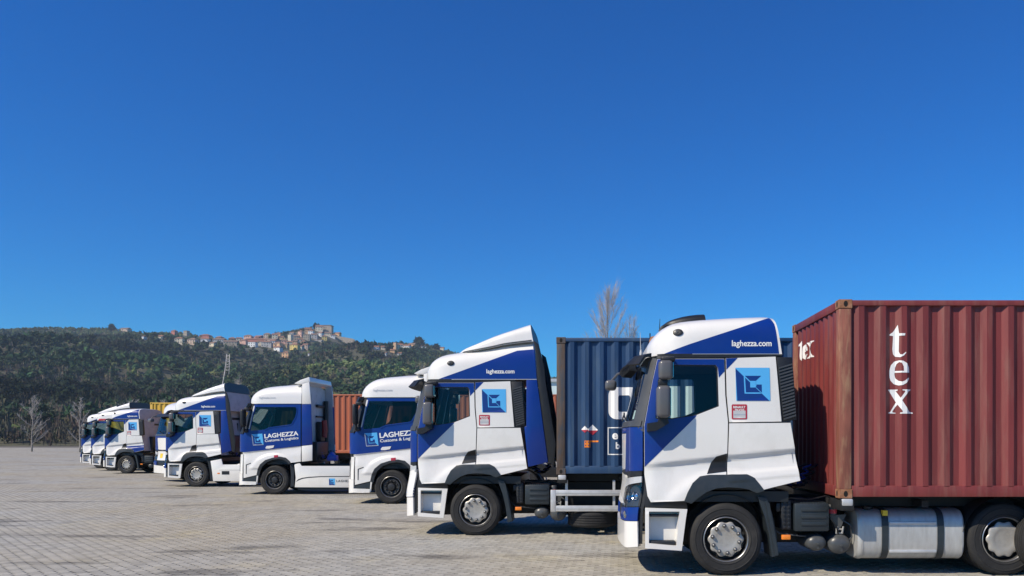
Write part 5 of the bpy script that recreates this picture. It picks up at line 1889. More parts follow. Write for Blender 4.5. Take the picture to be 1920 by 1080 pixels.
def build_woods():
    rng = np.random.default_rng(11)
    ico = bmesh.new()
    bmesh.ops.create_icosphere(ico, subdivisions=1, radius=1.0)
    ico.verts.ensure_lookup_table()
    IV = np.array([v.co[:] for v in ico.verts]); IF = np.array([[v.index for v in f.verts] for f in ico.faces])
    ico.free()
    # scatter in view wedge, density in patches of species
    pts = []
    def scatter(n, y0, y1):
        u = rng.random(n)
        Y = np.sqrt(y0 ** 2 + u * (y1 ** 2 - y0 ** 2))
        k = rng.uniform(-0.84, 0.42, n)
        # right of the picture only little shows
        keep = (k < -0.02) | (rng.random(n) < 0.25)
        return np.stack([k[keep] * Y[keep], Y[keep]], -1)
    P = np.concatenate([scatter(11000, 235, 620), scatter(24000, 620, 1440)])
    # keep the ground before the houses mostly clear of trees
    Z = hill_z(P[:, 0], P[:, 1])
    tpx = 1110 + 1500 * P[:, 0] / P[:, 1]
    tb = 825 - 1500 * (Z - CAM_H) / P[:, 1]
    tt = tb - 1500 * 6.5 / P[:, 1]
    wpx = 1500 * 2.6 / P[:, 1]
    ok = np.ones(len(P), bool)
    for (x0, x1, y0, y1, yh) in RECTS:
        hit = (tpx + wpx > x0) & (tpx - wpx < x1) & (tt < y1 - 1.5) & (tb > y0) & (P[:, 1] < yh + 14)
        ok &= ~(hit & (rng.random(len(P)) < 0.93))
    P = P[ok]; Z = Z[ok]
    n = len(P)
    def patch(s, ph):
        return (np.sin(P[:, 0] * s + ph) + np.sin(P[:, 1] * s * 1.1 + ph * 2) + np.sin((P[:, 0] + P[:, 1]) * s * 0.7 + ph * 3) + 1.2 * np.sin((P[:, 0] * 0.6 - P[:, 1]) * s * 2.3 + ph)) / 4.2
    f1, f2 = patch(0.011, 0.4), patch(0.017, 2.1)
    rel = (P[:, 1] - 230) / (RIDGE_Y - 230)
    r = rng.random(n)
    kind = np.where(r < 0.50 + 0.5 * f1, 0, 1)              # 0 dark evergreen, 1 olive scrub
    bare = (rng.random(n) < np.clip(0.18 + 0.6 * f2 + 3.0 * np.clip(0.30 - rel, 0, 1), 0.02, 0.90))
    kind = np.where(bare, 2, kind)
    high = rel > 0.72
    kind = np.where(high & (rng.random(n) < 0.45), 1, kind)
    hgt = np.where(kind == 0, rng.uniform(5, 9, n), np.where(kind == 1, rng.uniform(3.2, 6, n), rng.uniform(4.5, 8, n)))
    hgt = np.where(rel > 0.9, np.minimum(hgt, rng.uniform(2.5, 5, n)), hgt)
    rad = hgt * rng.uniform(0.40, 0.58, n)
    cols = np.array([[0.023, 0.047, 0.018], [0.085, 0.100, 0.036], [0.125, 0.105, 0.075]])
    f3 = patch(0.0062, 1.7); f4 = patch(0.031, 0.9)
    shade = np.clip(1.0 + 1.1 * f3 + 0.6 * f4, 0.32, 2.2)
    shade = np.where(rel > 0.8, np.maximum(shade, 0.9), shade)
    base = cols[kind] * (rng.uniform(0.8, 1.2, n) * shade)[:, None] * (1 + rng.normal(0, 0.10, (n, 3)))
    allco, alltri, allcol = [], [], []
    voff = 0
    # inner crowns
    scl = np.stack([rad * 0.72, rad * 0.72, hgt * 0.36], -1)
    cen = np.stack([P[:, 0], P[:, 1], Z + hgt * 0.55], -1)
    core = kind != 2
    ci = np.where(core)[0]
    jit = rng.uniform(0.8, 1.2, (len(ci), len(IV), 1))
    co = cen[ci][:, None] + IV[None] * scl[ci][:, None] * jit
    allco.append(co.reshape(-1, 3))
    tr = (IF[None] + (np.arange(len(ci)) * len(IV))[:, None, None]).reshape(-1, 3)
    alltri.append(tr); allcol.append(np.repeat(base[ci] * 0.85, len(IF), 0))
    voff = len(ci) * len(IV)
    # tufts
    for near in (True, False):
        sel = np.where((P[:, 1] < 620) == near)[0]
        k = 54 if near else 18
        m_ = len(sel)
        d = rng.normal(size=(m_, k, 3)); d /= np.linalg.norm(d, axis=-1, keepdims=True)
        rr = rng.uniform(0.78, 1.12, (m_, k, 1))
        isb = (kind[sel] == 2)[:, None, None]
        rr = np.where(isb, rng.uniform(0.2, 1.1, (m_, k, 1)), rr)
        c = cen[sel][:, None] + d * rr * np.stack([rad[sel] * 0.85, rad[sel] * 0.85, hgt[sel] * 0.44], -1)[:, None]
        size = (rad[sel] * (0.26 if near else 0.42))[:, None, None] * rng.uniform(0.6, 1.4, (m_, k, 1))
        a1 = rng.normal(size=(m_, k, 3)); a2 = rng.normal(size=(m_, k, 3))
        a1 = np.where(isb, a1 * np.array([0.25, 0.25, 1.6]), a1); a2 = np.where(isb, a2 * 0.22, a2)
        a1 *= size * 0.75; a2 *= size * 0.75
        tri = np.stack([c + a1, c - 0.5 * a1 + a2, c - 0.5 * a1 - a2], 2)
        allco.append(tri.reshape(-1, 3))
        q = m_ * k
        alltri.append((np.arange(q * 3).reshape(-1, 3)) + voff)
        allcol.append(np.repeat(base[sel], k, 0) * rng.uniform(0.85, 1.25, (q, 1)))
        voff += q * 3
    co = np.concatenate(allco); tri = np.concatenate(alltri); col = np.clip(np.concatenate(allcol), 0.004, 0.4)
    me = numpy_mesh('woodland', co, tri.reshape(-1), np.full(len(tri), 3))
    at = me.color_attributes.new('tint', 'FLOAT_COLOR', 'CORNER')
    c4 = np.ones((len(tri), 3, 4), np.float32); c4[:, :, :3] = col[:, None, :]
    at.data.foreach_set('color', c4.ravel())
    me.materials.append(M('woodland_leaf'))
    o = mesh_obj('woodland', me)
    tag(o, 'dark green and brown winter woodland covering the hill', 'woodland', kind='stuff')
RECTS = []

def ray_to_hill(px, py):
    dx, dz = (px - 1110) / 1500.0, (825 - py) / 1500.0
    ys = np.linspace(240, 1460, 2440)
    zz = hill_z(dx * ys, ys)
    hit = np.where(zz >= CAM_H + dz * ys)[0]
    y = ys[hit[0]] if len(hit) else 1395.0
    return dx * y, y, float(hill_z(dx * y, y))

# ------------------------------------------------------------------ village
HOUSE_COL = {
    'pink': (0.62, 0.37, 0.28), 'salmon': (0.60, 0.37, 0.21), 'cream': (0.62, 0.54, 0.40), 'white': (0.72, 0.70, 0.66), 'yellow': (0.66, 0.50, 0.16),
    'ochre': (0.50, 0.36, 0.18), 'stone': (0.33, 0.28, 0.22), 'grey': (0.40, 0.38, 0.36), 'red': (0.42, 0.15, 0.11), 'mauve': (0.48, 0.37, 0.29), 'brown': (0.22, 0.15, 0.11)}
for k_, c_ in HOUSE_COL.items():
    principled('plaster_' + k_, tuple(min(0.8, 1.2 * q) for q in c_), 0.9, var=0.12, vscale=0.25, dirt=tuple(0.6 * q for q in c_), dirt_amt=0.5, dirt_scale=0.15)
principled('roof_tile', (0.25, 0.125, 0.08), 0.9, var=0.3, vscale=0.6)
principled('roof_tile_old', (0.22, 0.14, 0.10), 0.9, var=0.3, vscale=0.6)
principled('window_dark', (0.03, 0.035, 0.045), 0.3, var=0.2)
principled('shutter_green', (0.03, 0.07, 0.045), 0.6, var=0.2)

def house(px, py, w_px, h_px, colour, label, roof='gable', yaw=0.0, windows=True, name='house', depth=None, old=False):
    X, Y, Z = ray_to_hill(px, py)
    RECTS.append((px - w_px / 2, px + w_px / 2, py - h_px - 3, py, Y))
    s = 1500.0 / Y
    w, h = w_px / s, h_px / s
    d = depth if depth else min(max(w * 0.8, 7.0), 13.0)
    Yc = Y + d / 2
    e = empty(name, (X, Yc, Z - 0.3), yaw)
    tag(e, label, 'house' if name == 'house' else name.split('_')[-1], 'houses of the hilltop village')
    me = box_mesh('wall', (-w / 2, -d / 2, -5.0), (w / 2, d / 2, h), 'plaster_' + colour)
    wl = mesh_obj('wall', me, e)
    bm = bmesh.new()
    o_ = 0.45
    rise = min(2.6, 0.22 * min(w, d) + 0.6)
    if roof == 'gable':
        pr = [(-d / 2 - o_, h - 0.12), (d / 2 + o_, h - 0.12), (0.0, h + rise)]
        A_ = [bm.verts.new((-w / 2 - o_, y, z)) for y, z in pr]; B_ = [bm.verts.new((w / 2 + o_, y, z)) for y, z in pr]
        bm.faces.new(A_); bm.faces.new(list(reversed(B_)))
        for i in range(3): bm.faces.new((A_[i], B_[i], B_[(i + 1) % 3], A_[(i + 1) % 3]))
    elif roof == 'hip':
        b4 = [bm.verts.new(p) for p in ((-w / 2 - o_, -d / 2 - o_, h - 0.1), (w / 2 + o_, -d / 2 - o_, h - 0.1), (w / 2 + o_, d / 2 + o_, h - 0.1), (-w / 2 - o_, d / 2 + o_, h - 0.1))]
        r1 = bm.verts.new((-w * 0.18, 0, h + rise)); r2 = bm.verts.new((w * 0.18, 0, h + rise))
        bm.faces.new(b4); bm.faces.new((b4[0], b4[1], r2, r1)); bm.faces.new((b4[2], b4[3], r1, r2)); bm.faces.new((b4[1], b4[2], r2)); bm.faces.new((b4[3], b4[0], r1))
    else:
        add_box(bm, (-w / 2 - 0.2, -d / 2 - 0.2, h - 0.05), (w / 2 + 0.2, d / 2 + 0.2, h + 0.5))
    bmesh.ops.recalc_face_normals(bm, faces=bm.faces[:])
    mesh_obj('roof', to_mesh(bm, 'roof', 'roof_tile_old' if old else 'roof_tile'), e)
    if windows and w > 6 and h > 4.5:
        wm = cached('hwin', lambda: box_mesh('window', (-0.55, -0.06, -0.8), (0.55, 0.12, 0.8), 'window_dark'))
        nx = max(2, min(6, int(w / 3.2))); nz = max(1, min(4, int(h / 3.2)))
        for i in range(nx):
            for j in range(nz):
                if RND.random() < 0.12: continue
                mesh_obj('window', wm, wl, (-w / 2 + w * (i + 0.5) / nx, -d / 2, h - 1.7 - j * 3.1))
        wm2 = cached('hwin2', lambda: box_mesh('window', (-0.12, -0.55, -0.8), (0.06, 0.55, 0.8), 'window_dark'))
        for j in range(nz):
            for q in (-0.25, 0.25):
                mesh_obj('window', wm2, wl, (-w / 2, q * d, h - 1.7 - j * 3.1))
    return e

HOUSES = [
    # px, base y, width, height, colour, label, roof, old
    (232, 620, 16, 5, 'mauve', 'low reddish house at the far left of the ridge', 'gable', 1),
    (268, 637, 4, 7, 'white', 'tiny white house alone below the left ridge', 'gable', 0),
    (325, 629, 9, 9, 'red', 'square dark red house on the skyline left of the twin tower house', 'hip', 0),
    (348, 629, 8, 9, 'stone', 'narrow stone tower house on the left skyline', 'flat', 1),
    (334, 646, 14, 12, 'cream', 'cream two storey house below the left skyline', 'hip', 0),
    (359, 647, 16, 11, 'mauve', 'wide mauve house right of the cream two storey one', 'hip', 1),
    (383, 646, 14, 11, 'white', 'bright white house in the left part of the ridge', 'gable', 0),
    (383, 633, 18, 5, 'red', 'red roofed skyline house above the bright white one', 'hip', 0),
    (408, 644, 20, 8, 'grey', 'long grey house in the gap before the pink houses', 'gable', 1),
    (410, 634, 12, 5, 'brown', 'small brown skyline house right of the red roofed one', 'hip', 0),
    (434, 634, 12, 6, 'red', 'brick red skyline house left of the pink house', 'hip', 0),
    (430, 648, 24, 8, 'stone', 'wide stone house low on the left of the village', 'gable', 1),
    (464, 637, 14, 11, 'pink', 'bright pink house standing first on the village skyline', 'hip', 0),
    (484, 634, 14, 10, 'red', 'dark red gabled house right of the bright pink one', 'gable', 0),
    (500, 635, 12, 9, 'mauve', 'mauve skyline house in the middle of the village', 'hip', 1),
    (514, 636, 10, 9, 'cream', 'cream gabled house left of the dip in the skyline', 'gable', 0),
    (522, 634, 9, 9, 'salmon', 'salmon house topping the skyline before the dip', 'hip', 0),
    (472, 651, 14, 10, 'white', 'white house with open terraces at the village foot', 'flat', 0),
    (498, 652, 18, 11, 'grey', 'broad pale grey house with many windows at the village foot', 'hip', 0),
    (478, 641, 36, 5, 'red', 'long low red roofed terrace across the upper village', 'gable', 0),
    (508, 642, 24, 5, 'mauve', 'long low mauve terrace right of the red roofed one', 'gable', 1),
    (520, 654, 14, 11, 'salmon', 'salmon house beside the white one at the slope foot', 'hip', 0),
    (520, 659, 13, 8, 'white', 'lowest white house on the slope of the village', 'gable', 0),
    (531, 646, 9, 8, 'pink', 'small pink house in the middle of the slope', 'gable', 1),
    (535, 656, 8, 10, 'ochre', 'tall ochre house between the salmon and yellow ones', 'gable', 1),
    (541, 650, 10, 9, 'cream', 'cream house just above the yellow one', 'gable', 0),
    (551, 657, 15, 11, 'yellow', 'bright yellow house at the foot of the castle hill', 'hip', 0),
    (563, 657, 8, 8, 'cream', 'small cream house right of the bright yellow one', 'gable', 0),
    (572, 657, 9, 11, 'mauve', 'mauve end house right of the yellow one', 'gable', 0),
    (535, 671, 13, 10, 'salmon', 'lone salmon house among trees below the village', 'hip', 0),
    (543, 640, 6, 13, 'cream', 'tall narrow cream house on the left edge of castle hill', 'flat', 0),
    (547, 634, 8, 10, 'grey', 'grey house on the left shoulder of castle hill', 'gable', 1),
    (555, 640, 10, 10, 'stone', 'stone house halfway up the left of castle hill', 'gable', 1),
    (563, 630, 8, 9, 'pink', 'pale pink house below the castle skyline', 'hip', 0),
    (561, 643, 10, 7, 'cream', 'cream house above the yellow roofs', 'gable', 0),
    (576, 625, 12, 9, 'salmon', 'salmon house on the skyline left of the castle', 'gable', 0),
    (574, 639, 12, 12, 'stone', 'tall stone house in the middle of castle hill', 'flat', 1),
    (588, 636, 11, 9, 'grey', 'grey house below the castle wall', 'gable', 1),
    (597, 620, 13, 8, 'cream', 'cream house tucked under the castle', 'gable', 0),
    (600, 632, 8, 8, 'white', 'small white house in the trees under the castle', 'gable', 0),
    (614, 631, 12, 7, 'cream', 'cream house at the right under the castle', 'gable', 1),
    (596, 640, 14, 3, 'grey', 'pale terrace wall low on castle hill', 'flat', 0),
    (633, 626, 9, 5, 'salmon', 'salmon cottage right of the castle', 'gable', 0),
    (578, 668, 2.5, 6, 'white', 'thin white shrine among trees right of the yellow house', 'gable', 0),
    (705, 655, 9, 5, 'white', 'small white house left in the right hand hamlet', 'gable', 0),
    (718, 656, 9, 6, 'cream', 'cream cottage second in the right hand hamlet', 'gable', 0),
    (740, 655, 5, 13, 'salmon', 'slim salmon church tower of the right hand hamlet', 'flat', 0),
    (748, 655, 12, 9, 'cream', 'pale church beside the slim tower', 'gable', 0),
    (762, 655, 13, 7, 'white', 'long white house right of the church', 'gable', 0),
    (772, 650, 12, 5, 'salmon', 'salmon house near the trees right of the church', 'gable', 1),
    (722, 667, 4, 6, 'white', 'tiny white house below the right hand hamlet', 'gable', 0),
    (748, 667, 8, 5, 'grey', 'small grey house below the church', 'gable', 0),
    (793, 653, 9, 4, 'white', 'white bungalow on the slope right of the hamlet trees', 'gable', 0),
    (828, 656, 8, 4, 'cream', 'cream bungalow at the right end of the ridge', 'gable', 0),
    (447, 641, 10, 7, 'cream', 'cream cottage between the brick red and bright pink houses', 'gable', 0),
    (455, 646, 12, 8, 'pink', 'pale pink house below the bright pink one', 'hip', 0),
    (487, 648, 10, 8, 'cream', 'cream house between the white terraced and pale grey ones', 'gable', 0),
    (510, 648, 9, 9, 'white', 'small white house above the salmon house at the slope foot', 'gable', 0),
    (528, 640, 9, 8, 'ochre', 'ochre house in the dip of the skyline', 'hip', 0),
    (552, 647, 8, 8, 'salmon', 'salmon house left above the bright yellow one', 'gable', 1),
    (568, 648, 9, 8, 'ochre', 'ochre house right above the bright yellow one', 'hip', 0),
    (582, 629, 9, 9, 'white', 'white house on the steep left flank under the castle', 'gable', 0),
    (607, 638, 9, 8, 'yellow', 'yellow house low under the castle', 'hip', 0),
    (623, 634, 8, 6, 'white', 'small white house where the rampart begins', 'gable', 0),
    (300, 636, 9, 6, 'cream', 'cream cottage alone between the tiny white house and the skyline', 'gable', 0),
    (398, 650, 10, 7, 'cream', 'cream cottage below the long grey house', 'gable', 1),
    (735, 661, 8, 5, 'salmon', 'salmon cottage just below the slim church tower', 'gable', 0),
    (782, 661, 9, 4, 'cream', 'low cream house below the round dark tree', 'gable', 1),
]
for hrow in HOUSES:
    px, py, w_, h_, c_, lb, rf, old = hrow
    house(px, py, w_, h_, c_, lb, rf, RND.uniform(-0.35, 0.35), True, old=bool(old))

def castle():
    X, Y, Z = ray_to_hill(606, 622)
    s = 1500.0 / Y
    e = empty('castle', (X, Y + 8, Z - 1))
    tag(e, 'brown stone castle crowning the top of the hill village', 'castle')
    w = 28 / s
    mesh_obj('wall', box_mesh('wall', (-w / 2, -7, -6), (w / 2, 7, 11.5), 'plaster_stone'), e)
    mesh_obj('tower', box_mesh('tower', (w * 0.28, -8.5, -6), (w / 2 + 1.5, -1, 9.5), 'plaster_stone'), e)
    bm = bmesh.new()
    add_box(bm, (-w / 2 - 0.5, -7.5, 11.5), (w / 2 + 0.5, 7.5, 12.6))
    mesh_obj('roof', to_mesh(bm, 'roof', 'plaster_brown'), e)
    wm = MESH['hwin']
    for i in range(6):
        mesh_obj('window', wm, e, (-w / 2 + 3 + i * (w - 8) / 6, -7, 8))
    X2, Y2, Z2 = ray_to_hill(640, 640)
    e2 = empty('rampart_wall', (X2, Y2 + 4, Z2))
    tag(e2, 'dark stone rampart wall running down right of the castle', 'wall')
    bm = bmesh.new()
    add_prism(bm, [(-22, -6), (22, -12), (22, 3), (18, 5), (-6, 9), (-22, 12)], -2, 2)
    mesh_obj('wall', to_mesh(bm, 'wall', 'plaster_stone'), e2)
RECTS.append((588, 626, 605, 622, 1400)); RECTS.append((622, 655, 622, 634, 1400))
castle()
build_woods()

# cypress-like trees on the skyline
def skyline_tree(px, py, h_px, w_px, label, conical=True):
    X, Y, Z = ray_to_hill(px, py)
    s = 1500.0 / Y
    h, w = h_px / s, w_px / s
    e = empty('cypress_tree' if conical else 'pine_tree', (X, Y, Z - 0.5))
    tag(e, label, 'tree', 'trees on the village skyline')
    rng = np.random.default_rng(int(px * 7 + py))
    n = 420
    t = rng.random(n) ** 0.8
    z = h * (0.12 + 0.88 * t)
    prof = (w / 2) * (np.sin(np.clip(t, 0.02, 1) ** 0.7 * PI * 0.94 + 0.12) if not conical else (1.02 - t) ** 0.6 * np.clip(t * 7, 0.3, 1))
    a = rng.random(n) * 2 * PI
    rr = prof * rng.uniform(0.5, 1.0, n)
    c = np.stack([rr * np.cos(a), rr * np.sin(a), z], -1)
    sz = w * 0.16
    a1 = rng.normal(size=(n, 3)) * sz; a2 = rng.normal(size=(n, 3)) * sz
    tri = np.stack([c + a1, c - 0.5 * a1 + a2, c - 0.5 * a1 - a2], 1).reshape(-1, 3)
    me = numpy_mesh('crown', tri, np.arange(n * 3), np.full(n, 3))
    at = me.color_attributes.new('tint', 'FLOAT_COLOR', 'CORNER')
    c4 = np.ones((n, 3, 4), np.float32); c4[:, :, :3] = (np.array([[0.026, 0.042, 0.020]]) * rng.uniform(0.6, 1.4, (n, 1)))[:, None]
    at.data.foreach_set('color', c4.ravel())
    me.materials.append(M('woodland_leaf'))
    mesh_obj('crown', me, e)
    mesh_obj('trunk', tube_mesh('trunk', [(0, 0, -2), (0, 0, h * 0.7)], w * 0.06, 'bark', 6, w * 0.03), e)
skyline_tree(263, 630, 9, 5, 'small dark cypress on the left ridge near the tiny white house')
skyline_tree(591, 617, 11, 7, 'dark tree at the left corner of the castle', False)
skyline_tree(597, 617, 10, 5, 'slim cypress touching the castle wall')
skyline_tree(785, 650, 15, 18, 'round dark tree crowning the right hand hamlet', False)
skyline_tree(741, 650, 8, 4, 'small cypress beside the slim church tower')
skyline_tree(675, 655, 11, 6, 'dark tree on the slope right of the rampart', False)
skyline_tree(693, 660, 9, 6, 'dark tree in the saddle between village and hamlet', False)
skyline_tree(818, 655, 8, 12, 'low round tree near the right end of the ridge', False)
skyline_tree(210, 622, 13, 12, 'round bare headed tree at the far left of the skyline', False)

# ------------------------------------------------------------------ bare poplars
def bare_tree(name, X, Y, h, r, label, seed, limbs=46, twigs=2200, spread=0.20, z_from=0.0, trunk_r=0.22, group='bare winter trees behind the yard'):
    rng = random.Random(seed)
    e = empty(name, (X, Y, 0))
    tag(e, label, 'tree', group)
    bm = bmesh.new()
    trunk = [Vector((rng.uniform(-.1, .1) * k / 4, rng.uniform(-.1, .1) * k / 4, h * 0.93 * k / 10)) for k in range(11)]
    add_tube(bm, trunk, trunk_r, 7, 0, 0.03)
    mesh_obj('trunk', to_mesh(bm, 'trunk', 'bark', True), e)
    bm = bmesh.new()
    segs = []
    for i in range(limbs):
        t = 0.10 + 0.82 * (i + rng.random()) / limbs
        base = Vector((0, 0, h * t * 0.93))
        a = rng.uniform(0, 2 * PI)
        reach = r * 0.8 * (1.0 - 0.78 * t ** 1.5) * rng.uniform(0.35, 1.1)
        rise = (h * 0.28 * (1 - 0.55 * t)) * rng.uniform(0.7, 1.2)
        pts = []
        for k in range(6):
            q = k / 5
            pts.append(base + Vector((math.cos(a) * reach * q ** 0.65, math.sin(a) * reach * q ** 0.65, rise * q)) + Vector((rng.uniform(-.12, .12), rng.uniform(-.12, .12), 0)) * q)
        add_tube(bm, pts, 0.065 * (1.15 - t), 4, 0, 0.012, cap=False)
        segs.append(pts)
    mesh_obj('limbs', to_mesh(bm, 'limbs', 'bark', True), e)
    V, Fq = [], []
    for i in range(twigs):
        pts = rng.choice(segs)
        k = rng.uniform(0.8, 4.99)
        a, b = pts[int(k)], pts[min(5, int(k) + 1)]
        p = a.lerp(b, k - int(k))
        L = rng.uniform(0.5, 1.7) * h / 24
        out = Vector((p.x, p.y, 0))
        if out.length > 0.01: out.normalize()
        d = (Vector((rng.gauss(0, spread * 1.6), rng.gauss(0, spread * 1.6), 1.0)) + out * spread * 1.6).normalized()
        q1 = p + d * L * 0.5 + Vector((rng.gauss(0, .05), rng.gauss(0, .05), 0))
        q2 = p + d * L + Vector((rng.gauss(0, .1), rng.gauss(0, .1), 0.05))
        rr = 0.012
        u = d.cross(Vector((rng.gauss(0, 1), rng.gauss(0, 1), rng.gauss(0, 1)))).normalized(); v = d.cross(u)
        n0 = len(V)
        for c, s in ((p, 1.0), (q1, 0.75), (q2, 0.3)):
            for m_ in range(3):
                an = 2 * PI * m_ / 3
                V.append(c + (u * math.cos(an) + v * math.sin(an)) * rr * s)
        for lv in (0, 3):
            for m_ in range(3):
                j = (m_ + 1) % 3
                Fq.append((n0 + lv + m_, n0 + lv + j, n0 + lv + 3 + j, n0 + lv + 3 + m_))
    me = bpy.data.meshes.new('crown')
    me.from_pydata(V, [], Fq)
    me.materials.append(M('twig'))
    mesh_obj('crown', me, e)
    return e
def gx(px, Y): return (px - 1110) * Y / 1500.0
bare_tree('poplar_tree', gx(1140, 120), 120, 25.4, 6.0, 'tall bare poplar rising behind the blue container', 5, 80, 4600, 0.26)
bare_tree('poplar_tree', gx(1181, 124), 124, 21.3, 5.0, 'shorter thin bare poplar right of the tall one', 9, 46, 1700, 0.26, trunk_r=0.14)
for i_, (px, Y_, h_, r_, lb) in enumerate([
        (447, 95, 9.5, 2.4, 'pale bare tree with forked stems behind the white truck with side skirts'),
        (432, 120, 9.0, 2.6, 'grey bare tree left of the pale forked one'),
        (250, 110, 7.6, 2.6, 'pale bare tree behind the leftmost blue and white truck'),
        (238, 125, 8.0, 3.0, 'thin bare tree left of the pale one by the leftmost truck'),
        (310, 130, 8.5, 3.0, 'bare tree behind the yellow container'),
        (150, 118, 8.0, 3.0, 'bare tree beyond the row at the left edge'),
        (60, 125, 9.0, 3.4, 'broad bare tree at the far left edge')]):
    bare_tree('bare_tree', gx(px, Y_), Y_, h_, r_, lb, 20 + i_, 26, 700, 0.45, trunk_r=0.12)

# lattice mast
def mast():
    Y = 85.0
    X = gx(419, Y)
    e = empty('lattice_mast', (X, Y, 0))
    tag(e, 'thin pale lattice mast leaning above the white truck spoiler', 'mast')
    s = 1500 / Y
    def P(px, py, dy=0): return Vector(((px - 419) / s, dy, CAM_H + (825 - py) / s))
    bm = bmesh.new()
    add_tube(bm, [(0, 0, 0), P(417, 722), P(421, 700), P(424, 678), P(425, 664)], 0.06, 6, 0, 0.035)
    mesh_obj('pole', to_mesh(bm, 'pole', 'mast_paint', True), e)
    bm = bmesh.new()
    add_tube(bm, [P(430.5, 664), P(430, 690), P(429, 702)], 0.03, 5)
    for i in range(6):
        y0 = 666 + i * 5.2
        xa = 424.6 - (y0 - 666) * 0.10
        add_tube(bm, [P(xa, y0), P(430.3, y0 + (4 if i % 2 else 1))], 0.022, 4)
        add_tube(bm, [P(xa, y0 + 4), P(430.3, y0)], 0.02, 4)
    mesh_obj('lattice', to_mesh(bm, 'lattice', 'mast_paint', True), e)
mast()

# warehouse glimpsed between cab and container
def warehouse():
    Y = 92.0
    e = empty('warehouse', (gx(1130, Y), Y, 0))
    tag(e, 'pale teal metal clad warehouse glimpsed behind the blue container', 'warehouse')
    top = CAM_H + (825 - 716) * Y / 1500
    pn = cached('cladpanel', lambda: box_mesh('cladding_panel', (0, 0, 0), (0.96, 0.08, top), 'cladding', 0.0))
    for i in range(34):
        mesh_obj('cladding_panel', pn, e, (-17 + i, 0, 0))
    mesh_obj('core', box_mesh('core', (-17, 0.06, 0), (17, 18, top - 0.1), 'cladding'), e)
    mesh_obj('roof', box_mesh('roof', (-17.3, -0.3, top), (17.3, 18.3, top + 0.35), 'galvanised'), e)
    mesh_obj('gutter', box_mesh('gutter', (-17.3, -0.45, CAM_H + (825 - 748) * Y / 1500 - 0.4), (17.3, 0.0, CAM_H + (825 - 748) * Y / 1500), 'grey_plastic'), e)
warehouse()
# ------------------------------------------------------------------ trucks in the row
HW = 1.215
def side(px, Y): return ((px - 1110) * Y / 1500.0, Y + HW)

tractorA('truck', side(1362, 10.65), 0.0, 'nearest blue and white truck with low roof and black roof air conditioner', ac=True, antenna=True)
tractorA('truck', side(891, 15.12), 0.0, 'blue and white truck with tall roof spoiler in front of the blue container', high=True, ext=True, rail=True, tank=False, plain_corner=True)
tractorB('truck', side(733, 22.6), 0.0, 'rounded white roofed truck half hidden by the spoiler truck, second of the two lettered doors')
tractorB('truck', side(514, 26.6), 0.0, 'rounded white roofed truck with lettered blue door and white side skirt')
tractorA('truck', side(367, 30.9), 0.0, 'blue and white spoiler truck with white side skirts left of the lettered trucks', high=True, ext=True, skirt=True)
tractorA('truck', (-17.9, 36.0), math.radians(48), 'truck turned towards the camera behind the skirted spoiler truck, front visible', high=True, ext=True, skirt=True, trim_nuts=False, sticker=True)
tractorA('truck', side(236, 43.1), 0.0, 'low roofed blue and white truck with blue sill at the left end of the row', sill=True, tank=True)
tractorA('truck', side(207, 47.0), 0.0, 'white truck with red roof stripe behind the leftmost blue and white truck', high=True, ext=False, roof_acc='red', trim_nuts=False)
tractorA('truck', side(186, 51.2), 0.0, 'farthest white roofed truck beyond the one with the red stripe', high=True, ext=True, trim_nuts=False)

# red container and its trailer
YR = 10.4
t, pr, er = container('shipping_container', (3.21, YR, 1.05), 6.058, 2.591, 'cont_red', 'rust_post', 'rust_casting', 'rust streaked dark red container with white tex lettering')
def z5(zx, zy): return ((1470 + zx / 4.32 - 1110) * YR / 1500 - 3.21, CAM_H + (825 - (550 + zy / 4.32)) * YR / 1500 - 1.05)
cuts = [p[0] for p in pr]
for g in (G_T, G_E, G_X):
    decal(t, 'lettering', [[z5(*p) for p in l] for l in g], on_side(pr), cuts, 'decal_white')
# the same word across the end wall
ecuts = [-p[0] for p in er]
def ge(g, x0, x1, a0, a1, y0=252, y1=516, ya=541):
    out = []
    xs = [p[0] for l in g for p in l]; ys = [p[1] for l in g for p in l]
    mx0, mx1, my0, my1 = min(xs), max(xs), min(ys), max(ys)
    return [[(a0 + (a1 - a0) * (p[0] - mx0) / (mx1 - mx0), x0 + (x1 - x0) * (my1 - p[1]) / (my1 - my0)) for p in l] for l in g]
decal(t, 'lettering', ge(G_T, 1.98, 2.34, -2.10, -1.86), on_end(er), ecuts, 'decal_white')
decal(t, 'lettering', ge(G_E, 1.98, 2.22, -1.88, -1.60), on_end(er), ecuts, 'decal_white')
decal(t, 'lettering', ge(G_X, 1.98, 2.22, -1.62, -1.30), on_end(er), ecuts, 'decal_white')
trailer('container_trailer', (3.21, YR, 0), 6.058, 'black skeletal trailer under the dark red container', 1.05, 2.9)

# blue container and its trailer
YB = 15.06
XB = gx(1043, YB)
t, pr, er = container('shipping_container', (XB, YB, 1.157), 6.058, 2.591, 'cont_blue', 'rust_brown', 'rust_brown', 'blue corrugated container with rusty brown corner post behind the spoiler truck')
cuts = [p[0] for p in pr]
def zb(px, py): return ((px - 1110) * YB / 1500 - XB, CAM_H + (825 - py) * YB / 1500 - 1.157)
def rr_loop(x0, y0, x1, y1, r, n=6):
    pts = []
    for cx, cy, a0 in ((x1 - r, y0 + r, -90), (x1 - r, y1 - r, 0), (x0 + r, y1 - r, 90), (x0 + r, y0 + r, 180)):
        for k in range(n + 1):
            a = math.radians(a0 + 90 * k / n)
            pts.append((cx + r * math.cos(a), cy + r * math.sin(a)))
    return pts
decal(t, 'lettering', [[zb(*p) for p in rr_loop(1141, 726, 1199, 786, 15)], [zb(*p) for p in rr_loop(1159, 741, 1199.5 - 18, 772, 4)]], on_side(pr), cuts, 'decal_white')
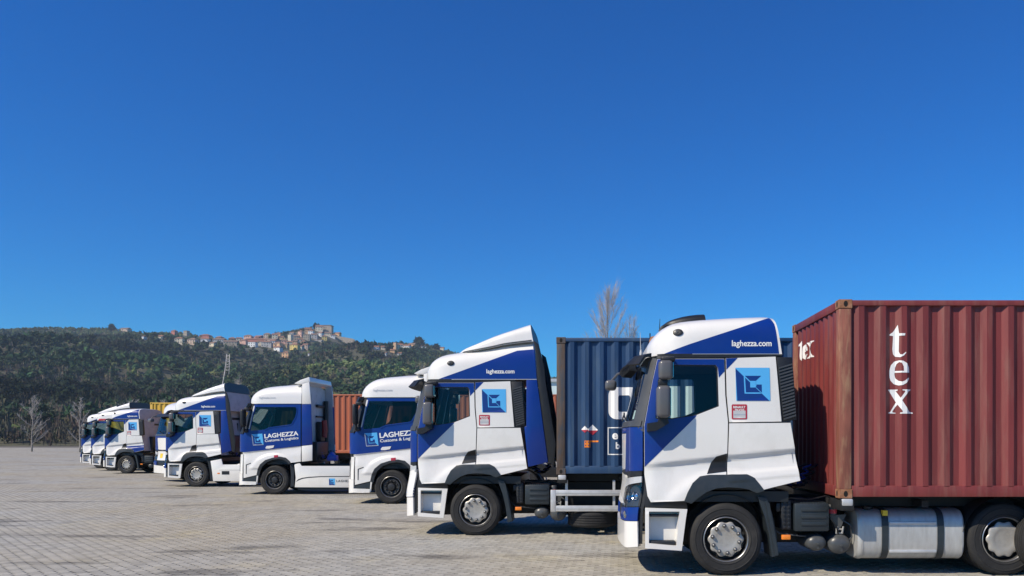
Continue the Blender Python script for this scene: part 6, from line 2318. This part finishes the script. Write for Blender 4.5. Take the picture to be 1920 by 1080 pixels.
decal(t, 'lettering', [[zb(*p) for p in ((1222, 786), (1252, 724), (1276, 724), (1276, 786), (1258, 786), (1258, 770), (1247, 770), (1240, 786))], [zb(*p) for p in ((1251, 757), (1258, 757), (1258, 741))]], on_side(pr), cuts, 'decal_white')
decal(t, 'lettering', [[zb(*p) for p in ((1286, 786), (1286, 724), (1312, 724), (1312, 786))]], on_side(pr), cuts, 'decal_white')
decal(t, 'marking_frame', [[zb(*p) for p in ((1139.5, 801), (1240, 801), (1240, 853), (1139.5, 853))], [zb(*p) for p in ((1141.3, 802.8), (1238, 802.8), (1238, 851.2), (1141.3, 851.2))]], on_side(pr), cuts, 'decal_white')
for ch, x_, y_, h_ in (('e', 1148, 824, 12), ('b', 1154.5, 842, 13)):
    bm = text_bm(ch, 1.0, 0.035); fit_bm(bm, None, h_ * YB / 1500)
    a_, b_ = zb(x_, y_)
    place_bm(bm, a_, b_)
    cut_grid(bm, 9, 9, cuts, [])
    map_bm(bm, on_side(pr))
    mesh_obj('lettering', to_mesh(bm, 'lettering', 'decal_white'), t)
def diamond(cx, cy, r, off, mat, lower=None):
    q = [(cx - r, cy), (cx, cy + r), (cx + r, cy), (cx, cy - r)]
    decal(t, 'hazard_sticker', [[zb(*p) for p in q]], on_side(pr, off), cuts, mat)
    if lower:
        decal(t, 'hazard_sticker', [[zb(*p) for p in ((cx - r, cy + 1), (cx, cy + r), (cx + r, cy + 1))]], on_side(pr, off + 0.002), cuts, lower)
diamond(1096.5, 805, 6.5, 0.004, 'decal_white', 'sticker_red')
diamond(1111, 806, 10, 0.004, 'decal_white', 'sticker_red')
decal(t, 'orange_sticker', [[zb(*p) for p in ((1096, 826), (1107, 826), (1107, 839), (1096, 839))]], on_side(pr), cuts, 'orange_lens')
decal(t, 'orange_sticker', [[zb(*p) for p in ((1107, 826), (1122, 826), (1122, 829), (1107, 829))]], on_side(pr), cuts, 'orange_lens')
for (x_, y_) in ((1098, 829), (1103.5, 829), (1098, 835), (1103.5, 835)):
    decal(t, 'sticker_mark', [[zb(*p) for p in rr_loop(x_ - 0.9, y_ - 1.2, x_ + 0.9, y_ + 1.2, 0.5, 2)]], on_side(pr, 0.006), cuts, 'decal_blue')
trailer('container_trailer', (XB, YB, 0), 6.058, 'black skeletal trailer under the blue container', 1.157, 2.9)

# containers further back
def far_cont(px, Y, ztop, L, paint, label, tl):
    z0 = ztop - 2.896
    container('shipping_container', (gx(px, Y), Y, z0), L, 2.896, paint, paint, paint, label)
    trailer('container_trailer', (gx(px, Y), Y, 0), L, tl, z0)
far_cont(612, 39.0, 4.05, 12.192, 'cont_orange', 'orange red container seen between the two lettered trucks', 'trailer under the orange red container between the lettered trucks')
far_cont(958, 47.5, 4.05, 12.192, 'cont_orange', 'orange container strip seen left of the blue container post', 'trailer under the orange container left of the blue one')
far_cont(281, 47.0, 4.02, 12.192, 'cont_yellow', 'yellow container peeping above the leftmost trucks', 'trailer under the yellow container')

# ------------------------------------------------------------------ air
def haze():
    bm = bmesh.new()
    add_box(bm, (-3000, -450, -4.0), (2000, 2000, 262.0))
    me = bpy.data.meshes.new('haze')
    bm.to_mesh(me); bm.free()
    m = bpy.data.materials.new('haze_air')
    m.use_nodes = True
    nt = m.node_tree
    nt.nodes.clear()
    out = nt.nodes.new('ShaderNodeOutputMaterial')
    pv = nt.nodes.new('ShaderNodeVolumePrincipled')
    pv.inputs['Color'].default_value = (0.66, 0.82, 1.0, 1)
    pv.inputs['Density'].default_value = HAZE
    pv.inputs['Anisotropy'].default_value = 0.0
    nt.links.new(pv.outputs[0], out.inputs['Volume'])
    me.materials.append(m)
    o = mesh_obj('haze', me)
    tag(o, 'thin pale blue air between the yard and the hill', 'haze', kind='stuff')
HAZE = 0.00013
haze()
